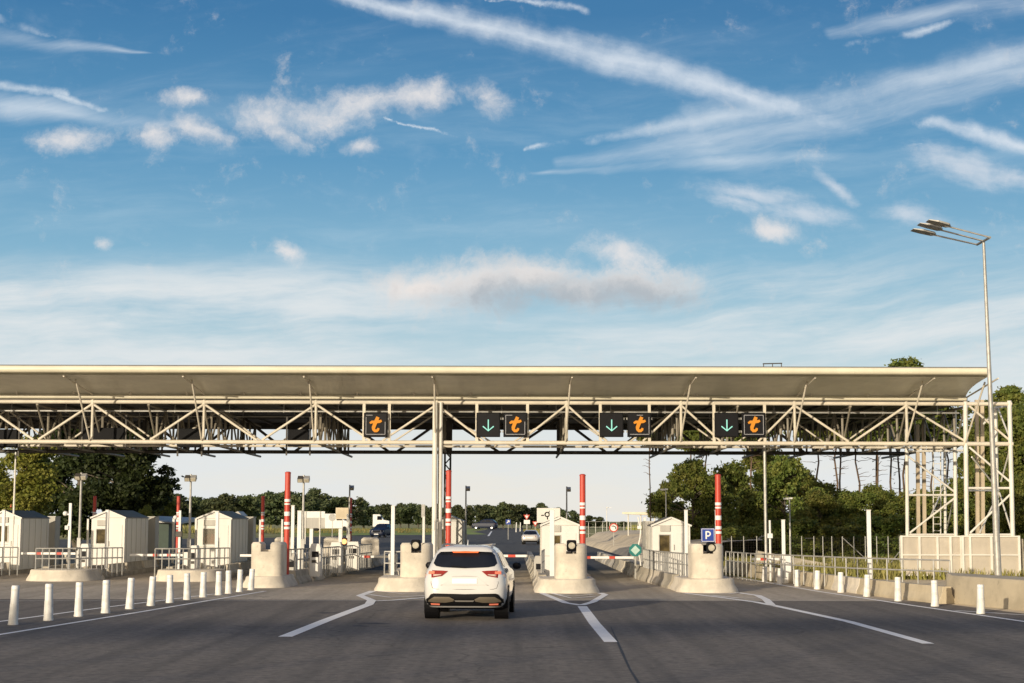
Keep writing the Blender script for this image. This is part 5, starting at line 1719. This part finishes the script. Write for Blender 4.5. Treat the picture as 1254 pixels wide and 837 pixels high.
# low building at the left behind second booth
Y = 120
a, c = P(165, 655, Y), P(207, 634, Y)
o = thing('low_building', 'low green-grey building with pale sloping roof between left booths', 'building', (a.x, Y, 0))
w = c.x - a.x; h = c.z
MB().box(0, 0, 0, w, 5, h - .25).build('wall', M['dark_green'], o)
MB().add([(-.3, -.5, h - .3), (w + 1.0, -.5, h - .45), (w + 1.0, 5.4, h - .3), (-.3, 5.4, h - .1), (-.3, -.5, h - .1), (w + 1.0, -.5, h - .38), (w + 1, 5.4, h), (-.3, 5.4, h + .15)],
         [(0, 3, 2, 1), (4, 5, 6, 7), (0, 1, 5, 4), (1, 2, 6, 5), (2, 3, 7, 6), (3, 0, 4, 7)]).build('roof', M['galv'], o)
MB().box(w * .3, -.02, .4, w * .6, -.001, h - .7).build('window', M['glass_dark'], o)
c = P(288, 632, 110)
o = thing('small_shed', 'pale gabled shed top behind the roof of the third booth', 'shed', (c.x, 110, 0))
MB().box(-.6, 0, 0, .4, 2, c.z).build('wall', M['booth'], o)
MB().add([(-.7, -.1, c.z), (.5, -.1, c.z), (.2, -.1, c.z + .3), (-.7, 2.1, c.z), (.5, 2.1, c.z), (.2, 2.1, c.z + .3)], [(0, 1, 2), (5, 4, 3), (0, 3, 4, 1), (1, 4, 5, 2), (2, 5, 3, 0)]).build('roof', M['booth_grey'], o)

# ------------------------------------------------------------------ vegetation
def leaf_cloud(rng, clumps, n, size, flat=.0, aspect=1.6):
    """leaf quads scattered through ellipsoid clumps (cx, cy, cz, rx, ry, rz)"""
    cl = np.array(clumps, float)
    wgt = cl[:, 3] * cl[:, 4] * cl[:, 5]; wgt = wgt ** .8; wgt /= wgt.sum()
    idx = rng.choice(len(cl), n, p=wgt)
    d = rng.normal(size=(n, 3)); d /= np.linalg.norm(d, axis=1)[:, None]
    rad = rng.uniform(.35, 1.0, n) ** .45
    lump = 1 + .22 * np.sin(d[:, 0] * 7 + idx) * np.cos(d[:, 1] * 6 + idx * 2) + .15 * np.sin(d[:, 2] * 9 + idx * 3)
    c = cl[idx, :3] + d * cl[idx, 3:6] * (rad * lump)[:, None] * np.where(rng.random(n) < .10, 1.35, 1.0)[:, None]
    a = rng.normal(size=(n, 3)); a[:, 2] *= .6; a /= np.linalg.norm(a, axis=1)[:, None]
    b = np.cross(a, rng.normal(size=(n, 3))); b /= np.linalg.norm(b, axis=1)[:, None]
    s = size * rng.uniform(.6, 1.4, n)[:, None]
    a *= s * aspect / 2; b *= s / 2
    v = np.stack([c - a * .9 - b * .3, c - a * .1 - b, c + a, c + b * .9 + a * .05], 1).reshape(-1, 3)
    return v


def mesh_quads(name, v, m):
    me = bpy.data.meshes.new(name); n = len(v) // 4
    me.vertices.add(len(v)); me.vertices.foreach_set('co', v.ravel().astype(np.float32))
    me.loops.add(n * 4); me.loops.foreach_set('vertex_index', np.arange(n * 4, dtype=np.int32))
    me.polygons.add(n); me.polygons.foreach_set('loop_start', np.arange(0, n * 4, 4, dtype=np.int32)); me.polygons.foreach_set('loop_total', np.full(n, 4, dtype=np.int32))
    me.materials.append(m); me.update(); me.validate()
    return me


def wobble_tube(b, rng, p, q, r0, r1, n=5, amp=.1):
    p, q = Vector(p), Vector(q); L = (q - p).length; prev = p; pr = r0
    for k in range(1, n + 1):
        t = k / n
        c = p.lerp(q, t) + (Vector(rng.normal(size=3)) * amp * L * .1 if k < n else Vector((0, 0, 0)))
        r = r0 + (r1 - r0) * t
        b.tube(prev, c, pr, r, n=8, caps=(k == n)); prev, pr = c, r


def tree_proto(seed, kind, H, Rad, nleaf, lsize, lm, tm, trunk_h=.3, trunk_r=.2):
    rng = np.random.default_rng(seed)
    cl = []
    if kind == 'broad':
        for k in range(58):
            z = rng.uniform(trunk_h, .95); rr = Rad * math.sin(math.pi * min(1, max(.12, (z - trunk_h * .5) / (1.05 - trunk_h * .5)))) ** .7
            t = rng.uniform(0, 6.28); q = rr * rng.uniform(.1, 1.0)
            s = Rad * rng.uniform(.12, .30)
            cl.append((q * math.cos(t), q * math.sin(t), z * H, s, s, s * rng.uniform(.6, .85)))
    elif kind == 'bush':
        for k in range(40):
            z = rng.uniform(.12, .85); t = rng.uniform(0, 6.28); q = Rad * rng.uniform(.1, .85) * (1.1 - z * .6)
            s = Rad * rng.uniform(.13, .30)
            cl.append((q * math.cos(t), q * math.sin(t), z * H, s, s, s * .7))
    elif kind == 'pine':
        for k in range(34):
            z = rng.uniform(trunk_h, .97); t = rng.uniform(0, 6.28); q = Rad * rng.uniform(.1, .9) * (1.15 - z * .75)
            s = Rad * rng.uniform(.16, .32)
            cl.append((q * math.cos(t), q * math.sin(t), z * H, s * 1.3, s * 1.3, s * .5))
    v = leaf_cloud(rng, cl, nleaf, lsize)
    v[:, 2] = np.maximum(v[:, 2], .03)
    crown = mesh_quads('crown', v, lm)
    b = MB()
    topz = H * (.75 if kind != 'pine' else .93)
    wobble_tube(b, rng, (0, 0, -.05), (rng.normal() * .02 * H, rng.normal() * .02 * H, topz), trunk_r, trunk_r * .3, 7, .25 if kind != 'pine' else .09)
    for c in cl:
        zz = max(.12 * H, min(topz * .95, c[2] - Rad * .25))
        wobble_tube(b, rng, (0, 0, zz), c[:3], trunk_r * .30, .02, 3, .3)
    if kind == 'pine':
        for k in range(10):
            z = rng.uniform(.25, .6) * H; t = rng.uniform(0, 6.28); l = Rad * rng.uniform(.2, .5)
            wobble_tube(b, rng, (0, 0, z), (l * math.cos(t), l * math.sin(t), z + l * .15), .03, .01, 3, .4)
    tm_ = bpy.data.meshes.new('trunk'); tm_.from_pydata(b.v, [], b.f); tm_.materials.append(tm); tm_.shade_smooth()
    return crown, tm_


def plant(pr, label, loc, sc, rz, group, name='tree', cat='tree'):
    o = thing(name, label, cat, loc, rz, group)
    o.scale = sc if isinstance(sc, tuple) else (sc,) * 3
    for nm, me in (('crown', pr[0]), ('trunk', pr[1])):
        c = bpy.data.objects.new(nm, me); COL.objects.link(c); c.parent = o
    return o


far = [tree_proto(20 + i, 'broad', 8, 3.4, 3000, .42, M['leaf_far'], M['trunk_grey'], .22, .18) for i in range(4)]
# tree line far behind, profile read from the photograph
prof_x = [170, 200, 260, 300, 340, 380, 420, 445, 452, 470, 520, 560, 600, 650, 690, 700, 712, 730, 745, 760]
prof_y = [600, 604, 609, 608, 604, 602, 608, 612, 620, 618, 617, 620, 616, 618, 622, 626, 630, 631, 636, 638]
x = 150; i = 0
while x < 765:
    Y = 300 + 70 * rnd.random() if x < 445 else 420 + 70 * rnd.random()
    yt = float(np.interp(x, prof_x, prof_y)) + rnd.uniform(-2, 4)
    h = max(1.5, P(x, yt, Y).z)
    pos = 'left of the notched block' if x < 300 else 'behind the tall left striped pole' if x < 400 else 'left of the main column' if x < 535 else 'right of the main column' if x < 640 else 'above the sandy bank'
    plant(far[i % 4], 'round dark green tree in the far tree line %s' % pos, (P(x, 640, Y).x, Y, 0), (h / 8 * 1.0 + .12, h / 8 + .12, h / 8), rnd.random() * 6.28, 'trees in the far tree line, ' + pos)
    x += rnd.uniform(11, 17) if x < 445 else rnd.uniform(8.5, 12); i += 1

broad = [tree_proto(40 + i, 'broad', 10, 4.2, 26000, .22, M['leaf_dark'], M['trunk_grey'], .12, .26) for i in range(2)]
mid = [tree_proto(50 + i, 'broad', 8, 4.0, 24000, .19, M['leaf_mid'], M['trunk_grey'], .10, .22) for i in range(3)]
bush = [tree_proto(60 + i, 'bush', 5, 3.2, 15000, .17, M['leaf_mid'], M['trunk_grey'], .1, .1) for i in range(2)]
pineL = tree_proto(70, 'pine', 9, 3.2, 12000, .17, M['leaf_pine'], M['trunk'], .28, .14)
pineT = [tree_proto(80 + i, 'pine', 14, 3.0, 10000, .19, M['leaf_mid'], M['trunk'], .62, .12) for i in range(3)]


def at(px, Y): return (P(px, 640, Y).x, Y, 0)
def hs(px, yt, Y, H): return P(px, yt, Y).z / H


for pr, px, Y, yt, H, wsc, lab in ((broad[0], 150, 112, 512, 10, .95, 'large dark tree behind the second booth'), (broad[1], 95, 118, 500, 10, 1.0, 'dark tree left of the largest dark tree, partly behind the pine'), (broad[0], 175, 122, 585, 10, .62, 'smaller dark tree at the right foot of the dark group'),
                                   (broad[1], 52, 128, 560, 10, .8, 'dark tree behind the pine at the left'), (mid[0], 200, 140, 606, 8, .8, 'mid-green tree between the dark group and the far tree line'), (mid[1], 178, 100, 622, 8, .5, 'small grey-green tree right of the second booth roof')):
    s_ = hs(px, yt, Y, H); plant(pr, lab, at(px, Y), (s_ * wsc, s_ * wsc, s_), px * .7, 'trees behind the left booths')
s_ = hs(35, 535, 92, 9); plant(pineL, 'sunlit yellow-green pine with a bare trunk at the left edge', at(33, 92), (s_, s_, s_), 1.0, 'trees behind the left booths', 'pine_tree')
s_ = hs(-10, 560, 96, 9); plant(pineL, 'second yellow-green pine cut by the left edge', at(-8, 98), (s_, s_, s_), 3.0, 'trees behind the left booths', 'pine_tree')

for pr, px, Y, yt, H, wsc, lab in ((mid[0], 850, 96, 566, 8, .82, 'bushy green tree behind the right booth, left of the pole'), (mid[1], 893, 100, 572, 8, .80, 'bushy dark green tree behind the parking sign'), (mid[2], 822, 106, 590, 8, .55, 'smaller green tree at the left end of the right wood'),
                                   (mid[0], 960, 104, 560, 8, .75, 'green tree right of the grey mast'), (mid[1], 1005, 98, 604, 8, .9, 'broad green tree before the bare trunks'), (mid[2], 1045, 100, 604, 8, 1.0, 'low broad olive tree behind the rough wall'),
                                   (mid[0], 1085, 102, 604, 8, .9, 'olive tree left of the right tower'), (mid[1], 1150, 108, 600, 8, 1.0, 'olive tree behind the tower screen, left half'), (mid[2], 1205, 110, 585, 8, 1.0, 'green tree behind the tower screen, right half'),
                                   (mid[1], 935, 118, 548, 8, .7, 'tall thin-leaved tree just left of the grey mast'), (mid[0], 985, 112, 578, 8, .9, 'olive tree behind the slim white lamp'), (mid[2], 1030, 116, 602, 8, .9, 'green tree under the middle bare trunks'),
                                   (mid[1], 1075, 112, 598, 8, .9, 'green tree under the right bare trunks'), (mid[0], 1125, 118, 602, 8, .9, 'tall green tree behind the tower ladder'), (mid[2], 1175, 120, 595, 8, .9, 'tall green tree behind the tower middle'), (mid[1], 1228, 118, 530, 8, .8, 'tall green tree behind the right tower post'),
                                   (mid[2], 1262, 96, 500, 8, .7, 'tall green tree cut by the right edge'), (mid[1], 1250, 90, 585, 8, .75, 'lower green tree at the right edge beside the tower'), (mid[1], 870, 116, 600, 8, 1.0, 'dark tree filling behind the parking sign')):
    s_ = hs(px, yt, Y, H); plant(pr, lab, at(px, Y), (s_ * wsc, s_ * wsc, s_), px * .37, 'leafy trees of the right wood')
for pr, px, Y, yt, H, wsc, lab in ((bush[0], 925, 92, 640, 5, 1.0, 'shrub at the foot of the grey mast'), (bush[1], 975, 88, 632, 5, 1.2, 'shrub behind the slim white lamp'), (bush[0], 1030, 86, 640, 5, 1.3, 'shrub behind the wire fence, middle'),
                                   (bush[1], 1080, 88, 628, 5, 1.2, 'shrub left of the tower screen'), (bush[0], 885, 88, 640, 5, 1.2, 'shrub behind the parking sign block'), (bush[1], 830, 92, 640, 5, .9, 'shrub behind the right booth roof'), (bush[0], 1140, 92, 640, 5, 1.3, 'shrub behind the tower ladder'), (bush[1], 1200, 94, 640, 5, 1.3, 'shrub behind the right screen half')):
    s_ = hs(px, yt, Y, H); plant(pr, lab, at(px, Y), (s_ * wsc, s_ * wsc, s_), px * .3, 'shrubs of the right wood', 'shrub', 'shrub')
for k, (px, Y, yt, lab) in enumerate(((797, 92, 470, 'lone slim pine trunk left of the right wood'), (851, 118, 475, 'tall pine above the bushy tree behind the right booth'), (861, 122, 480, 'tall pine just right of the lone pair above the bushy tree'), (919, 112, 468, 'tall pine by the grey mast'),
                                      (1000, 126, 470, 'first of the bare tall pines right of the mast'), (1022, 118, 462, 'tall leaning pine among the bare trunks, left'), (1030, 130, 470, 'dark slim pine among the bare trunks'), (1052, 122, 466, 'tall pine in the middle of the bare trunks'),
                                      (1070, 128, 468, 'slim pine among the bare trunks, right of the middle'), (1078, 118, 470, 'twin slim pine beside the middle trunks'), (1096, 126, 462, 'bare pine left of the tower post'), (1110, 124, 441, 'tallest pine, its tip showing above the canopy roof'), (1104, 132, 470, 'slim pine close behind the tallest pine'),
                                      (1140, 126, 470, 'pine behind the tower ladder'), (1165, 130, 470, 'pine behind the tower brace'), (1212, 120, 487, 'pine between the tower and the lamp, low tip'), (1245, 118, 470, 'tall pine at the right edge'))):
    s_ = hs(px, yt, Y, 14)
    w_ = s_ * (.55 if px in (797,) else .95)
    plant(pineT[k % 3], lab, at(px, Y), (w_, w_, s_), px * .9, 'tall pines with bare trunks', 'pine_tree')

# rough grass on the verge
rng = np.random.default_rng(5)
def tufts(name, poly, n, h, m, z0=0.0):
    xs = [p[0] for p in poly]; ys = [p[1] for p in poly]
    out = []
    def inside(x, y):
        c = False; j = len(poly) - 1
        for i in range(len(poly)):
            if (poly[i][1] > y) != (poly[j][1] > y) and x < (poly[j][0] - poly[i][0]) * (y - poly[i][1]) / (poly[j][1] - poly[i][1]) + poly[i][0]: c = not c
            j = i
        return c
    V = []
    while len(V) < n * 4:
        x, y = rng.uniform(min(xs), max(xs)), rng.uniform(min(ys), max(ys))
        if not inside(x, y): continue
        t = rng.uniform(0, 6.28); w = h * .12; hh = h * rng.uniform(.4, 1.3); lx, ly = rng.normal(size=2) * h * .25
        dx, dy = math.cos(t) * w, math.sin(t) * w
        V += [(x - dx, y - dy, z0), (x + dx, y + dy, z0), (x + lx + dx * .2, y + ly + dy * .2, z0 + hh), (x + lx - dx * .2, y + ly - dy * .2, z0 + hh)]
    o = bpy.data.objects.new(name, mesh_quads(name, np.array(V), m)); COL.objects.link(o)
    return tag(o, None, None, None, 'stuff')


g1 = tufts('grass', [(11.5, 62), (24, 60), (28, 90), (9, 95)], 16000, .35, M['grass_leaf'])
g1['label'] = 'rough yellow-green grass behind the right wire fence'; g1['category'] = 'grass'
g2 = tufts('grass', [(13.4, 44), (14.5, 42.2), (22, 41.5), (22, 44), (13.6, 48)], 500, .14, M['grass_leaf'])
g2['label'] = 'thin weeds at the foot of the sandy wall'; g2['category'] = 'grass'

for poly, n, h, z0, lab in (([(-100, 197), (-47, 203), (-34, 217), (-36, 250), (-100, 270)], 9000, .8, .5, 'tall dry grass strip behind the left booths'),
                            ([(-36, 226), (-8, 262), (-12, 290), (-50, 300)], 5000, .5, .3, 'green grass verge beyond the oncoming carriageway'),
                            ([pg(641, 651), pg(660, 656.5), pg(698, 656.5), pg(698, 650)], 4000, .5, .02, 'yellow grass on the verge under the yield triangles'),
                            ([(14, 150), (18, 260), (40, 260), (26, 110)], 7000, .6, .9, 'grass on the bank behind the field fence')):
    g_ = tufts('grass', poly, n, h, M['grass_leaf'], z0); g_['label'] = lab; g_['category'] = 'grass'

# unseen pines added behind the viewer, crowns flattened so their shadows band the road
rg = np.random.default_rng(11)
LSH = 1 / math.tan(SUN_EL)
for k, gx in enumerate((-15.5, -12.0, -8.8, -5.5, -2.2, 1.6, 5.4, 9.5, 13.0)):
    zc = 14.0
    gy = 33.0 + rg.uniform(-.7, .7) + (2.5 if gx > 4 else 0)
    tx, ty = gx - zc * LSH * math.sin(SUN_AZ), gy - zc * LSH * math.cos(SUN_AZ)
    cl_ = [(rg.uniform(-2.0, 2.0), rg.uniform(-.7, .7), zc + rg.uniform(-.22, .22), rg.uniform(.9, 1.6), rg.uniform(.6, 1.2), rg.uniform(.12, .25)) for q in range(12)]
    crown = mesh_quads('crown', leaf_cloud(rg, cl_, 4200, .2), M['leaf_pine'])
    b = MB(); wobble_tube(b, rg, (0, 0, 0), (0, 0, zc - .1), .16, .07, 6, .15)
    tm2 = bpy.data.meshes.new('trunk'); tm2.from_pydata(b.v, [], b.f); tm2.materials.append(M['trunk'])
    plant((crown, tm2), 'unseen flat-topped pine behind the viewer, added to shade the road', (tx, ty, -.02), 1.0, 0, 'unseen pines added behind the viewer for their shadows', 'pine_tree')

# small repairs and litter on the asphalt
for (cx_, cy_, rx_, ry_) in ((401, 751, .22, .10), (386, 755, .15, .06), (455, 764, .35, .08), (440, 767, .2, .07)):
    c = G(cx_, cy_); rr_ = random.Random(cx_)
    sheet('tar_patch', [(c.x + rx_ * math.cos(t) * (1 + rr_.uniform(-.35, .35)), c.y + ry_ * 2.2 * math.sin(t) * (1 + rr_.uniform(-.35, .35))) for t in [2 * math.pi * k / 13 for k in range(13)]], .0065, M['tar'])
